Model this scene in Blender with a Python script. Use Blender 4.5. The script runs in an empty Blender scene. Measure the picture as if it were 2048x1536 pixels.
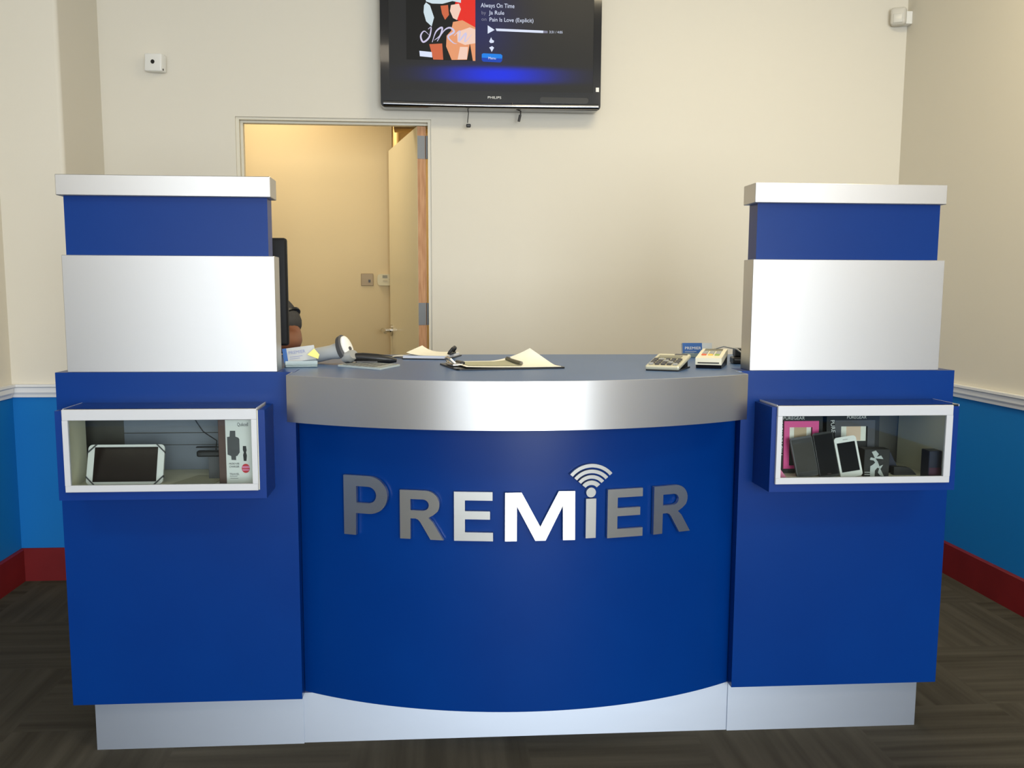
import bpy, bmesh, math, random
from mathutils import Vector, Matrix, Euler
random.seed(4)
C = bpy.context.scene.collection
S = bpy.context.scene
PI = math.pi
R = math.radians

# ------------------------------------------------------------------ camera
F, CX, CY = 1985.97, -10.62, 74.11
YAW, PITCH, ROLL, CAMH = .0772, .1300, -.0037, 1.2873
def cam_rows():
    cy, sy, cp, sp, cr, sr = math.cos(YAW), math.sin(YAW), math.cos(PITCH), math.sin(PITCH), math.cos(ROLL), math.sin(ROLL)
    X = Vector((cy, -sy, 0)); Y = Vector((sy, cy, 0)); Z = Vector((0, 0, 1))
    Y2 = cp*Y - sp*Z; Z2 = sp*Y + cp*Z
    return cr*X - sr*Z2, Y2, sr*X + cr*Z2
rx, ry, rz = cam_rows()
cd = bpy.data.cameras.new('camera'); cam = bpy.data.objects.new('camera', cd); C.objects.link(cam)
cam.matrix_world = Matrix(((rx.x, rz.x, -ry.x, 0), (rx.y, rz.y, -ry.y, 0), (rx.z, rz.z, -ry.z, CAMH), (0, 0, 0, 1)))
cd.sensor_width = 36; cd.lens = F*36/2048; cd.shift_x = -CX/2048; cd.shift_y = CY/2048
cd.clip_start = .05; cd.clip_end = 200
S.camera = cam

# ------------------------------------------------------------------ colour management, world, light
S.view_settings.view_transform = 'Standard'; S.view_settings.look = 'None'
S.view_settings.gamma = 1; S.view_settings.use_curve_mapping = False
S.view_settings.exposure = 0.0
w = bpy.data.worlds.new('world'); S.world = w; w.use_nodes = True
bg = w.node_tree.nodes['Background']; bg.inputs[0].default_value = (.72, .84, 1, 1); bg.inputs[1].default_value = 1.2
def area(name, loc, rot, sx, sy, power, col, spread=180):
    l = bpy.data.lights.new(name, 'AREA'); l.shape = 'RECTANGLE'; l.size = sx; l.size_y = sy
    l.energy = power; l.color = col; l.spread = R(spread)
    o = bpy.data.objects.new(name, l); o.location = loc; o.rotation_euler = rot; C.objects.link(o); return o
# daylight entering by the shop windows behind the photographer
area('window_daylight', (.5, -4.85, 1.45), (R(90), 0, 0), 6.2, 2.7, 245, (.93, .96, 1))
area('door_daylight', (1.2, -4.8, 1.35), (R(90), 0, 0), 2.2, 2.4, 270, (.95, .98, 1))
# ceiling lamps of the shop and of the back room, plus an added front pair
area('shop_ceiling_light_left', (-.2, 1.0, 3.27), (0, 0, 0), 1.2, .6, 10, (1, .86, .66))
area('shop_ceiling_light_right', (1.2, 3.0, 3.27), (0, 0, 0), 1.2, .6, 42, (1, .85, .56))
area('added_front_fill_left', (-1.6, -.3, 3.27), (0, 0, 0), 1.2, .6, 30, (1, .88, .70))  # front pair: added warm fill to brighten the side walls, no known lamps
area('added_front_fill_right', (2.4, -.3, 3.27), (0, 0, 0), 1.2, .6, 42, (1, .82, .58))
area('back_room_light', (-.9, 5.55, 2.62), (0, 0, 0), .5, .4, 10, (1, .87, .68))
area('passage_light', (.15, 6.9, 2.62), (0, 0, 0), .5, .5, 14, (1, .80, .48))

# ------------------------------------------------------------------ constants of the place
D = 2.6985; ZT = 1.07; ZB = .150
W = 4.9865; WR = 2.3765; WL = -1.8149; COL = 4.4549; CE = -1.5436
RAIL0, RAIL1, BASE = .822, .879, .1477

# ------------------------------------------------------------------ materials
def mat(name, col, rough=.5, metal=0, spec=.5, emit=None, es=0, coat=0, trans=0, ior=1.45, alpha=1):
    m = bpy.data.materials.new(name); m.use_nodes = True
    b = m.node_tree.nodes['Principled BSDF']
    b.inputs['Base Color'].default_value = (*col, 1); b.inputs['Roughness'].default_value = rough
    b.inputs['Metallic'].default_value = metal; b.inputs['Specular IOR Level'].default_value = spec
    b.inputs['Coat Weight'].default_value = coat; b.inputs['Transmission Weight'].default_value = trans
    b.inputs['IOR'].default_value = ior; b.inputs['Alpha'].default_value = alpha
    if emit: b.inputs['Emission Color'].default_value = (*emit, 1); b.inputs['Emission Strength'].default_value = es
    return m
def N(m, t, **k):
    n = m.node_tree.nodes.new(t)
    for a, v in k.items(): setattr(n, a, v)
    return n
def L(m, a, b): m.node_tree.links.new(a, b)
def bsdf(m): return m.node_tree.nodes['Principled BSDF']
def add_noise(m, col, col2, scale=8, detail=4, bump=0, bscale=300, vec=(1, 1, 1), lo=.35, hi=.65):
    tc = N(m, 'ShaderNodeTexCoord'); mp = N(m, 'ShaderNodeMapping'); mp.inputs['Scale'].default_value = vec
    L(m, tc.outputs['Object'], mp.inputs[0])
    n = N(m, 'ShaderNodeTexNoise'); n.inputs['Scale'].default_value = scale; n.inputs['Detail'].default_value = detail
    r = N(m, 'ShaderNodeValToRGB'); r.color_ramp.elements[0].position = lo; r.color_ramp.elements[1].position = hi
    r.color_ramp.elements[0].color = (*col, 1); r.color_ramp.elements[1].color = (*col2, 1)
    L(m, mp.outputs[0], n.inputs['Vector']); L(m, n.outputs[0], r.inputs[0]); L(m, r.outputs[0], bsdf(m).inputs['Base Color'])
    if bump:
        n2 = N(m, 'ShaderNodeTexNoise'); n2.inputs['Scale'].default_value = bscale
        bp = N(m, 'ShaderNodeBump'); bp.inputs['Strength'].default_value = bump; bp.inputs['Distance'].default_value = .002
        L(m, mp.outputs[0], n2.inputs['Vector']); L(m, n2.outputs[0], bp.inputs['Height']); L(m, bp.outputs[0], bsdf(m).inputs['Normal'])
    return m
def wall_mat(name, up, low, split):
    m = mat(name, up, .62, spec=.25)
    g = N(m, 'ShaderNodeNewGeometry'); s = N(m, 'ShaderNodeSeparateXYZ'); L(m, g.outputs['Position'], s.inputs[0])
    c = N(m, 'ShaderNodeMath', operation='GREATER_THAN'); c.inputs[1].default_value = split; L(m, s.outputs['Z'], c.inputs[0])
    x = N(m, 'ShaderNodeMix', data_type='RGBA'); x.inputs[6].default_value = (*low, 1); x.inputs[7].default_value = (*up, 1)
    L(m, c.outputs[0], x.inputs[0]); L(m, x.outputs[2], bsdf(m).inputs['Base Color'])
    n2 = N(m, 'ShaderNodeTexNoise'); n2.inputs['Scale'].default_value = 140; L(m, g.outputs['Position'], n2.inputs['Vector'])
    bp = N(m, 'ShaderNodeBump'); bp.inputs['Strength'].default_value = .12; bp.inputs['Distance'].default_value = .001
    L(m, n2.outputs[0], bp.inputs['Height']); L(m, bp.outputs[0], bsdf(m).inputs['Normal'])
    return m
CREAM = (.71, .675, .59)
M = {}
M['wall'] = wall_mat('cream and blue wall paint', CREAM, (.004, .17, .52), .83)
M['back_wall'] = wall_mat('tan wall paint', (.66, .52, .29), (.66, .52, .29), 0)
M['ceiling'] = add_noise(mat('ceiling tile', (.75, .74, .7), .9), (.72, .71, .67), (.78, .77, .73), 60)
M['rail'] = mat('white rail paint', (.78, .79, .80), .35)
M['red'] = add_noise(mat('red baseboard', (.17, .010, .012), .5, spec=.3), (.155, .009, .011), (.185, .011, .013), 6)
M['jamb'] = mat('door frame paint', (.70, .66, .55), .4)
M['door_paint'] = mat('door paint', (.84, .74, .48), .4)
M['blue'] = add_noise(mat('blue laminate', (.0001, .029, .185), .30, spec=.20), (.0001, .028, .18), (.0001, .031, .192), 3, bump=.04, bscale=900)
M['blue_top'] = add_noise(mat('blue worktop laminate', (.035, .10, .26), .36, spec=.8), (.033, .097, .25), (.038, .104, .27), 5, bump=.04, bscale=900)
M['shell'] = add_noise(mat('blue display case paint', (.0002, .028, .19), .32, spec=.3), (.0002, .027, .185), (.0003, .030, .198), 4)
def brushed(name, col, rough, aniso, rot=0.0):
    m = mat(name, col, rough, 1)
    b = bsdf(m); b.inputs['Anisotropic'].default_value = aniso; b.inputs['Anisotropic Rotation'].default_value = rot
    t = N(m, 'ShaderNodeTangent', direction_type='UV_MAP'); t.uv_map = 'UVMap'; L(m, t.outputs[0], b.inputs['Tangent'])
    uv = N(m, 'ShaderNodeUVMap'); uv.uv_map = 'UVMap'; mp = N(m, 'ShaderNodeMapping'); mp.inputs['Scale'].default_value = (4, 900, 1)
    L(m, uv.outputs[0], mp.inputs[0]); n = N(m, 'ShaderNodeTexNoise'); n.inputs['Scale'].default_value = 1; n.inputs['Detail'].default_value = 2
    L(m, mp.outputs[0], n.inputs['Vector'])
    r = N(m, 'ShaderNodeMapRange'); r.inputs['To Min'].default_value = rough-.03; r.inputs['To Max'].default_value = rough+.03
    L(m, n.outputs[0], r.inputs['Value']); L(m, r.outputs[0], b.inputs['Roughness'])
    return m
M['alu'] = brushed('brushed aluminium laminate', (.615, .615, .615), .40, .6, .25)
M['plinth'] = brushed('satin aluminium with painted sky tint', (.60, .66, .76), .40, .6, .25)  # blue of the reflected sky is painted into the base colour
M['letters'] = brushed('brushed steel letters', (.585, .58, .55), .33, .5, .25)
M['frame'] = mat('white satin aluminium', (.55, .56, .58), .35, .1)
def glassy(name, tint, refl_rough=.02, strength=1.0):
    m = bpy.data.materials.new(name); m.use_nodes = True; nt = m.node_tree; nt.nodes.clear()
    o = nt.nodes.new('ShaderNodeOutputMaterial'); mx = nt.nodes.new('ShaderNodeMixShader')
    t = nt.nodes.new('ShaderNodeBsdfTransparent'); t.inputs[0].default_value = (*tint, 1)
    g = nt.nodes.new('ShaderNodeBsdfGlossy'); g.inputs['Roughness'].default_value = refl_rough
    f = nt.nodes.new('ShaderNodeFresnel'); f.inputs[0].default_value = 1.5
    k = nt.nodes.new('ShaderNodeMath'); k.operation = 'MULTIPLY'; k.inputs[1].default_value = strength; k.use_clamp = True
    nt.links.new(f.outputs[0], k.inputs[0]); nt.links.new(k.outputs[0], mx.inputs[0])
    nt.links.new(t.outputs[0], mx.inputs[1]); nt.links.new(g.outputs[0], mx.inputs[2]); nt.links.new(mx.outputs[0], o.inputs[0])
    return m
M['glass'] = glassy('clear glass', (.93, .96, .95))
M['lid_glass'] = glassy('tinted glass', (.82, .85, .85), .03, 1.5)
M['window_glass'] = glassy('window glass', (.97, .98, .98), .01, .6)
M['lining'] = mat('cream case lining', (.86, .82, .62), .6)
M['case_back'] = mat('grey brown case back', (.085, .078, .062), .5)
M['black'] = mat('black plastic', (.012, .012, .013), .35)
M['gloss_black'] = mat('gloss black plastic', (.010, .010, .012), .09, coat=.5)
M['matt_black'] = mat('matt black', (.02, .02, .02), .7)
M['dark_grey'] = mat('dark grey plastic', (.07, .07, .075), .45)
M['grey'] = mat('grey plastic', (.32, .33, .33), .45)
M['pale_grey'] = mat('pale grey plastic', (.55, .57, .57), .4)
M['white'] = mat('white plastic', (.80, .80, .77), .35)
M['offwhite'] = mat('cream plastic', (.78, .74, .58), .35)
M['paper'] = add_noise(mat('paper', (.85, .83, .72), .8), (.84, .82, .71), (.88, .86, .76), 20)
M['form'] = mat('printed form', (.40, .40, .28), .75)
M['steel'] = mat('steel', (.62, .60, .56), .22, 1)
M['hinge'] = mat('dull galvanised steel', (.17, .18, .19), .5, .5)
M['wood'] = add_noise(mat('raw door edge wood', (.50, .26, .13), .6), (.42, .20, .09), (.56, .31, .16), 9, vec=(12, 12, 1))
M['phone_screen'] = mat('dark phone glass', (.006, .007, .010), .10, spec=.2)
M['phone_grey'] = mat('grey film on phone', (.030, .027, .022), .4, spec=.3)
M['brown'] = mat('dark brown card', (.10, .055, .045), .6)
M['pink'] = mat('pink plastic', (.75, .06, .28), .4)
M['pink_pale'] = mat('pale pink card', (.85, .25, .45), .5)
M['tan_card'] = mat('tan picture', (.55, .40, .25), .6)
M['red_print'] = mat('red print', (.65, .03, .04), .6)
M['text_white'] = mat('white print', (.8, .8, .8), .6)
M['text_dark'] = mat('dark print', (.05, .05, .05), .6)
M['card_blue'] = mat('blue print', (.05, .15, .45), .4)
M['card_pale'] = mat('pale card', (.62, .68, .74), .4)
M['card_blue2'] = mat('lavender print', (.30, .34, .55), .4)
M['card_top'] = mat('silver grey card', (.50, .53, .56), .4)
M['yellow'] = mat('yellow print', (.85, .75, .25), .6)
M['orange'] = mat('orange pencil', (.75, .30, .03), .5)
M['acrylic'] = mat('greenish acrylic', (.30, .38, .38), .15)
M['skin'] = add_noise(mat('brown skin', (.20, .075, .035), .5), (.19, .07, .032), (.22, .085, .04), 12)
M['hair'] = mat('black hair', (.01, .008, .007), .7)
M['shirt'] = add_noise(mat('charcoal knit shirt', (.045, .043, .042), .85), (.04, .038, .037), (.05, .048, .047), 60, bump=.3)
M['trousers'] = mat('dark trousers', (.02, .022, .03), .85)
M['eye'] = mat('eye white', (.75, .73, .70), .3)
M['navy'] = mat('dark navy plastic', (.012, .016, .035), .4)
M['maroon'] = mat('dark maroon plastic', (.05, .012, .03), .4)
M['concrete'] = add_noise(mat('pavement', (.5, .48, .45), .9), (.45, .43, .4), (.55, .53, .5), 3)

def carpet():
    m = mat('striped carpet tile', (.05, .045, .037), .95, spec=.1)
    tc = N(m, 'ShaderNodeTexCoord'); rot = N(m, 'ShaderNodeMapping'); rot.inputs['Rotation'].default_value = (0, 0, R(0)); rot.inputs['Location'].default_value = (.23, .13, 0)
    L(m, tc.outputs['Object'], rot.inputs[0])
    ck = N(m, 'ShaderNodeTexChecker'); ck.inputs['Scale'].default_value = 2.0; ck.inputs[1].default_value = (1, 1, 1, 1); ck.inputs[2].default_value = (0, 0, 0, 1)
    L(m, rot.outputs[0], ck.inputs['Vector'])
    out = []
    for sc in ((.9, 17, 1), (17, .9, 1)):
        mp = N(m, 'ShaderNodeMapping'); mp.inputs['Scale'].default_value = sc; L(m, rot.outputs[0], mp.inputs[0])
        n = N(m, 'ShaderNodeTexNoise'); n.inputs['Scale'].default_value = 1.0; n.inputs['Detail'].default_value = 3; n.inputs['Roughness'].default_value = .6
        L(m, mp.outputs[0], n.inputs['Vector']); out.append(n)
    mx = N(m, 'ShaderNodeMix', data_type='FLOAT'); L(m, ck.outputs['Fac'], mx.inputs[0]); L(m, out[0].outputs[0], mx.inputs[2]); L(m, out[1].outputs[0], mx.inputs[3])
    r = N(m, 'ShaderNodeValToRGB'); e = r.color_ramp.elements
    e[0].position = .30; e[0].color = (.046, .041, .030, 1); e[1].position = .72; e[1].color = (.086, .078, .060, 1)
    L(m, mx.outputs[0], r.inputs[0]); L(m, r.outputs[0], bsdf(m).inputs['Base Color'])
    f = N(m, 'ShaderNodeTexNoise'); f.inputs['Scale'].default_value = 420; L(m, tc.outputs['Object'], f.inputs['Vector'])
    bp = N(m, 'ShaderNodeBump'); bp.inputs['Strength'].default_value = .6; bp.inputs['Distance'].default_value = .003
    L(m, f.outputs[0], bp.inputs['Height']); L(m, bp.outputs[0], bsdf(m).inputs['Normal'])
    return m
M['carpet'] = carpet()

# ------------------------------------------------------------------ mesh helpers
class MB:
    def __init__(s): s.b = bmesh.new()
    def _x(s, vs, mx):
        if mx is not None: bmesh.ops.transform(s.b, matrix=mx, verts=vs)
    def box(s, x0, x1, y0, y1, z0, z1, bev=0, seg=2, mx=None):
        r = bmesh.ops.create_cube(s.b, size=1); vs = r['verts']
        for v in vs: v.co = Vector((x0+(v.co.x+.5)*(x1-x0), y0+(v.co.y+.5)*(y1-y0), z0+(v.co.z+.5)*(z1-z0)))
        if bev:
            es = list({e for v in vs for e in v.link_edges})
            q = bmesh.ops.bevel(s.b, geom=es, offset=bev, segments=seg, affect='EDGES', profile=.5)
            vs = list({v for f in q['faces'] for v in f.verts} | {v for v in vs if v.is_valid})
        s._x(vs, mx); return s
    def cyl(s, p, q, r0, r1=None, seg=24, mx=None, bev=0):
        p, q = Vector(p), Vector(q); r1 = r0 if r1 is None else r1; d = q-p
        r = bmesh.ops.create_cone(s.b, cap_ends=True, segments=seg, radius1=r0, radius2=r1, depth=d.length)
        vs = r['verts']; m = Matrix.Translation((p+q)/2) @ d.to_track_quat('Z', 'Y').to_matrix().to_4x4()
        bmesh.ops.transform(s.b, matrix=m, verts=vs); s._x(vs, mx); return s
    def ball(s, c, r, sc=(1, 1, 1), seg=20, mx=None):
        q = bmesh.ops.create_uvsphere(s.b, u_segments=seg, v_segments=max(8, seg//2), radius=r); vs = q['verts']
        for v in vs: v.co = Vector((v.co.x*sc[0], v.co.y*sc[1], v.co.z*sc[2])) + Vector(c)
        s._x(vs, mx); return s
    def tube(s, pts, r, seg=8, mx=None, closed=False):
        pts = [Vector(p) for p in pts]; rings = []; n = len(pts); up = Vector((0, 0, 1)); prev = None
        for i, p in enumerate(pts):
            a = pts[max(0, i-1)]; b = pts[min(n-1, i+1)]
            if closed: a = pts[(i-1) % n]; b = pts[(i+1) % n]
            t = (b-a).normalized()
            if prev is None:
                u = t.cross(up) if abs(t.dot(up)) < .95 else t.cross(Vector((1, 0, 0)))
            else: u = prev - t*prev.dot(t)
            u.normalize(); prev = u; v = t.cross(u); rr = r[i] if isinstance(r, (list, tuple)) else r
            rings.append([s.b.verts.new(p + rr*(math.cos(2*PI*k/seg)*u + math.sin(2*PI*k/seg)*v)) for k in range(seg)])
        for i in range(n-1 if not closed else n):
            A, B = rings[i], rings[(i+1) % n]
            for k in range(seg): s.b.faces.new((A[k], A[(k+1) % seg], B[(k+1) % seg], B[k]))
        if not closed: s.b.faces.new(rings[0][::-1]); s.b.faces.new(rings[-1])
        s._x([v for g in rings for v in g], mx); return s
    def prism(s, poly, z0, z1, mx=None):            # polygon in xy, pushed along z
        a = [s.b.verts.new((x, y, z0)) for x, y in poly]; b = [s.b.verts.new((x, y, z1)) for x, y in poly]; n = len(poly)
        s.b.faces.new(a[::-1]); s.b.faces.new(b)
        for i in range(n): s.b.faces.new((a[i], a[(i+1) % n], b[(i+1) % n], b[i]))
        s._x(a+b, mx); return s
    def xz(s, poly, y0, y1, mx=None):               # polygon in xz, pushed along y
        t = Matrix(((1, 0, 0, 0), (0, 0, 1, 0), (0, 1, 0, 0), (0, 0, 0, 1)))
        return s.prism(poly, y0, y1, (mx @ t) if mx is not None else t)
    def lathe(s, prof, seg=32, mx=None):            # (radius, z)
        rings = [[s.b.verts.new((max(r, 1e-5)*math.cos(2*PI*k/seg), max(r, 1e-5)*math.sin(2*PI*k/seg), z)) for k in range(seg)] for r, z in prof]
        for A, B in zip(rings, rings[1:]):
            for k in range(seg): s.b.faces.new((A[k], A[(k+1) % seg], B[(k+1) % seg], B[k]))
        s.b.faces.new(rings[0][::-1]); s.b.faces.new(rings[-1])
        s._x([v for g in rings for v in g], mx); return s
    def grid(s, fn, nu, nv, th=0):                  # surface fn(u,v), optional thickness downwards
        G = [[s.b.verts.new(fn(i/nu, j/nv)) for j in range(nv+1)] for i in range(nu+1)]
        for i in range(nu):
            for j in range(nv): s.b.faces.new((G[i][j], G[i+1][j], G[i+1][j+1], G[i][j+1]))
        if th:
            H = [[s.b.verts.new(G[i][j].co - Vector((0, 0, th))) for j in range(nv+1)] for i in range(nu+1)]
            for i in range(nu):
                for j in range(nv): s.b.faces.new((H[i][j], H[i][j+1], H[i+1][j+1], H[i+1][j]))
            for i in range(nu):
                s.b.faces.new((G[i][0], H[i][0], H[i+1][0], G[i+1][0])); s.b.faces.new((G[i][nv], G[i+1][nv], H[i+1][nv], H[i][nv]))
            for j in range(nv):
                s.b.faces.new((G[0][j], G[0][j+1], H[0][j+1], H[0][j])); s.b.faces.new((G[nu][j], H[nu][j], H[nu][j+1], G[nu][j+1]))
        return s
def finish(me, smooth):
    uv = me.uv_layers.get('UVMap') or me.uv_layers.new(name='UVMap')
    for p in me.polygons:
        n = p.normal; p.use_smooth = smooth
        for li in p.loop_indices:
            c = me.vertices[me.loops[li].vertex_index].co
            if abs(n.z) > .8: u = (c.x, c.y)
            elif abs(n.y) >= abs(n.x): u = (c.x, c.z)
            else: u = (c.y, c.z)
            uv.data[li].uv = u
    if smooth:
        try: me.set_sharp_from_angle(angle=R(35))
        except Exception: pass
def wloc(o):
    v = Vector((0, 0, 0)); m = Matrix()
    while o is not None:
        m = Matrix.LocRotScale(o.location, o.rotation_euler, None) @ m; o = o.parent
    return m
def part(name, mb, m, parent=None, world=True, smooth=False, label=None):
    """One mesh object.  world=True: the vertices are in world space and are moved into the parent's space."""
    me = bpy.data.meshes.new(name)
    if isinstance(mb, MB):
        bmesh.ops.recalc_face_normals(mb.b, faces=mb.b.faces); mb.b.to_mesh(me); mb.b.free()
    else: me = mb; me.name = name
    if world and parent is not None: me.transform(wloc(parent).inverted())
    finish(me, smooth); me.materials.clear(); me.materials.append(m)
    o = bpy.data.objects.new(name, me); C.objects.link(o)
    if parent is not None: o.parent = parent
    if label: o['label'] = label
    return o
def thing(name, label, cat, loc=(0, 0, 0), rotz=0, group=None):
    o = bpy.data.objects.new(name, None); C.objects.link(o); o.empty_display_size = .05
    o.location = loc; o.rotation_euler = (0, 0, rotz); o['label'] = label; o['category'] = cat
    if group: o['group'] = group
    return o
def tag(o, label, cat, group=None):
    o['label'] = label; o['category'] = cat
    if group: o['group'] = group
    return o
def struct(name, mb, m, smooth=False, parent=None):
    o = part(name, mb, m, parent, smooth=smooth); o['kind'] = 'structure'; return o
def text_mesh(s, size, depth=.0003, squeeze=1, shear=0):
    cu = bpy.data.curves.new('t', 'FONT'); cu.body = s; cu.size = size; cu.extrude = depth; cu.shear = shear
    cu.align_x = 'LEFT'; cu.resolution_u = 3
    o = bpy.data.objects.new('t', cu); C.objects.link(o); bpy.context.view_layer.update()
    dg = bpy.context.evaluated_depsgraph_get(); me = bpy.data.meshes.new_from_object(o.evaluated_get(dg))
    bpy.data.objects.remove(o); bpy.data.curves.remove(cu)
    if squeeze != 1: me.transform(Matrix.Diagonal((squeeze, 1, 1, 1)))
    return me
UP = Matrix.Rotation(R(90), 4, 'X')       # text lying in xy stands up, read from -y
def text(name, s, size, loc, m, parent, width=None, world=True, rot=None, label=None, depth=.0003):
    me = text_mesh(s, size, depth)
    if width:
        xs = [v.co.x for v in me.vertices]; k = width/(max(xs)-min(xs)); me.transform(Matrix.Diagonal((k, 1, 1, 1)))
    me.transform(Matrix.Translation(loc) @ (rot if rot is not None else Matrix()) @ UP)
    return part(name, me, m, parent, world, label=label)
def curve_mesh(splines, half):            # closed 2D outlines with holes, pushed by +-half
    cu = bpy.data.curves.new('c', 'CURVE'); cu.dimensions = '2D'; cu.fill_mode = 'BOTH'; cu.extrude = half
    for pts in splines:
        sp = cu.splines.new('POLY'); sp.points.add(len(pts)-1); sp.use_cyclic_u = True
        for q, (x, y) in zip(sp.points, pts): q.co = (x, y, 0, 1)
    o = bpy.data.objects.new('c', cu); C.objects.link(o); bpy.context.view_layer.update()
    dg = bpy.context.evaluated_depsgraph_get(); me = bpy.data.meshes.new_from_object(o.evaluated_get(dg))
    bpy.data.objects.remove(o); bpy.data.curves.remove(cu); return me
def arc(cx, cy, r, a0, a1, n=12, ry=None):
    ry = r if ry is None else ry
    return [(cx+r*math.cos(R(a0+(a1-a0)*i/n)), cy+ry*math.sin(R(a0+(a1-a0)*i/n))) for i in range(n+1)]
def rrect(x0, x1, y0, y1, r, n=6):
    return arc(x1-r, y1-r, r, 0, 90, n)+arc(x0+r, y1-r, r, 90, 180, n)+arc(x0+r, y0+r, r, 180, 270, n)+arc(x1-r, y0+r, r, 270, 360, n)

# ================================================================== the room
FY = -4.5; VY = 1.2; VL = -3.6; VR = 4.2; CZ = 3.30; BR = 5.9865; BW = .14
struct('floor', MB().box(VL-.2, VR+.2, FY-.2, 8.4, -.1, 0), M['carpet'])
struct('ceiling', MB().box(VL-.2, VR+.2, FY-.2, W+BW, CZ, CZ+.1), M['ceiling'])
struct('wall_left', MB().box(WL-.15, WL, VY, W+BW, 0, CZ).box(VL, WL-.15, VY, VY+.15, 0, CZ).box(VL-.15, VL, FY, VY+.15, 0, CZ), M['wall'])
struct('wall_right', MB().box(WR, WR+.15, VY, W+BW, 0, CZ).box(WR+.15, VR, VY, VY+.15, 0, CZ).box(VR, VR+.15, FY, VY+.15, 0, CZ), M['wall'])
b = MB(); b.prism([(WL, COL), (CE-.02, COL)] + [(x, y) for x, y in arc(CE-.02, COL+.02, .02, -90, 0, 6)][1:] + [(CE, W), (WL, W)], 0, CZ)
struct('wall_corner', b, M['wall'], smooth=True)
DX0, DX1, DZ = -.924, .0113, 2.1125
b = MB(); b.box(CE, DX0, W, W+BW, 0, CZ); b.box(DX1, WR, W, W+BW, 0, CZ); b.box(DX0, DX1, W, W+BW, DZ, CZ)
struct('wall_back', b, M['wall'])
# shop front with windows and glazed door, behind the photographer
b = MB(); b.box(VL, -2.6, FY-.15, FY, 0, CZ); b.box(3.6, VR, FY-.15, FY, 0, CZ); b.box(-2.6, 3.6, FY-.15, FY, 2.8, CZ); b.box(-2.6, .05, FY-.15, FY, 0, .15)
struct('wall_front', b, M['wall'])
def window(name, x0, x1, z0, z1):
    o = struct(name, MB().box(x0, x1, FY-.1, FY-.04, z0, z0+.06).box(x0, x1, FY-.1, FY-.04, z1-.06, z1).box(x0, x0+.06, FY-.1, FY-.04, z0+.06, z1-.06).box(x1-.06, x1, FY-.1, FY-.04, z0+.06, z1-.06), M['hinge'])
    part('window_pane', MB().box(x0+.06, x1-.06, FY-.075, FY-.069, z0+.06, z1-.06), M['window_glass'], o)
    return o
window('window_1', -2.6, -1.25, .15, 2.8); window('window_2', -1.25, .05, .15, 2.8); window('window_3', 2.4, 3.6, 0, 2.8)
dw = window('door_1', .05, 2.4, 0, 2.8)
part('door_handle', MB().tube([(.2, FY-.05, .9), (.2, FY+.03, .93), (.2, FY+.03, 1.25), (.2, FY-.05, 1.28)], .012), M['steel'], dw, smooth=True)
struct('ground', MB().box(-12, 13, -20, FY-.2, -.12, -.02), M['concrete'])
# chair rails and red baseboards
def rail_profile(sx, x):       # cross-section of the rail against a wall at x, standing out by sx
    z0, z1 = RAIL0, RAIL1
    return [(x, z0), (x+sx*.010, z0), (x+sx*.012, z0+.012), (x+sx*.018, z0+.022), (x+sx*.018, z1-.016), (x+sx*.026, z1-.010), (x+sx*.026, z1), (x, z1)]
YP = Matrix(((1, 0, 0, 0), (0, 0, 1, 0), (0, 1, 0, 0), (0, 0, 0, 1)))
struct('trim_1', MB().prism(rail_profile(1, WL), VY, COL-.026, YP), M['rail'])
struct('trim_2', MB().prism(rail_profile(-1, WR), VY, W-.026, YP), M['rail'])
def along_x(x0, x1, y): return Matrix(((0, 0, 1, 0), (-1, 0, 0, y), (0, 1, 0, 0), (0, 0, 0, 1)))
struct('trim_3', MB().prism(rail_profile(1, 0), WL, CE+.001, along_x(0, 0, COL)), M['rail'])
struct('trim_4', MB().prism(rail_profile(1, 0), DX1+.01, WR, along_x(0, 0, W)), M['rail'])
def basep(sx, x): return [(x, 0), (x+sx*.014, 0), (x+sx*.014, BASE-.006), (x+sx*.008, BASE), (x, BASE)]
struct('baseboard_left', MB().prism(basep(1, WL), VY, COL-.014, YP), M['red'])
struct('baseboard_right', MB().prism(basep(-1, WR), VY, W-.014, YP), M['red'])
struct('baseboard_corner', MB().prism(basep(1, 0), WL, CE, along_x(0, 0, COL)), M['red'])
struct('baseboard_back', MB().prism(basep(1, 0), DX1+.01, WR, along_x(0, 0, W)), M['red'])
# door frame
fr = MB(); j = .016
fr.box(DX0, DX0+j, W+.012, W+BW+.01, 0, DZ).box(DX1-j, DX1, W+.012, W+BW+.01, 0, DZ).box(DX0+j, DX1-j, W+.012, W+BW+.01, DZ-.012, DZ)
fr.box(DX0+j, DX0+j+.012, W+.045, W+.085, 0, DZ-.012).box(DX0+j+.012, DX1-j, W+.045, W+.085, DZ-.022, DZ-.012)
struct('trim_5', fr, M['jamb'])
# back room
b = MB(); b.box(-3.0, -.215, BR, BR+.12, 0, 2.66); struct('wall_back_room', b, M['back_wall'])
struct('wall_back_room_side', MB().box(-3.1, -3.0, W+BW, BR+.12, 0, 2.66), M['back_wall'])
struct('wall_passage_end', MB().box(-.4, 2.3, 8.0, 8.1, 0, 2.66), M['back_wall'])
struct('wall_passage_side', MB().box(.95, 1.05, W+BW, 8.0, 0, 2.66), M['back_wall'])
struct('wall_passage_left', MB().box(-.345, -.225, BR+.12, 8.0, 0, 2.66), M['back_wall'])
struct('ceiling_back_room', MB().box(-3.1, 2.3, W+BW, 8.1, 2.66, 2.72), M['ceiling'])
struct('trim_6', MB().box(-.215, .95, 6.35, 6.5, 2.28, 2.66), M['back_wall'])
# open door, hinged on the right jamb
hx, hy = -.0165, W+.035
ang = R(90+11.2)
door = thing('door_2', 'open tan door', 'door', (hx, hy, 0), ang); del door['label'], door['category']; door['kind'] = 'structure'
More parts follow.
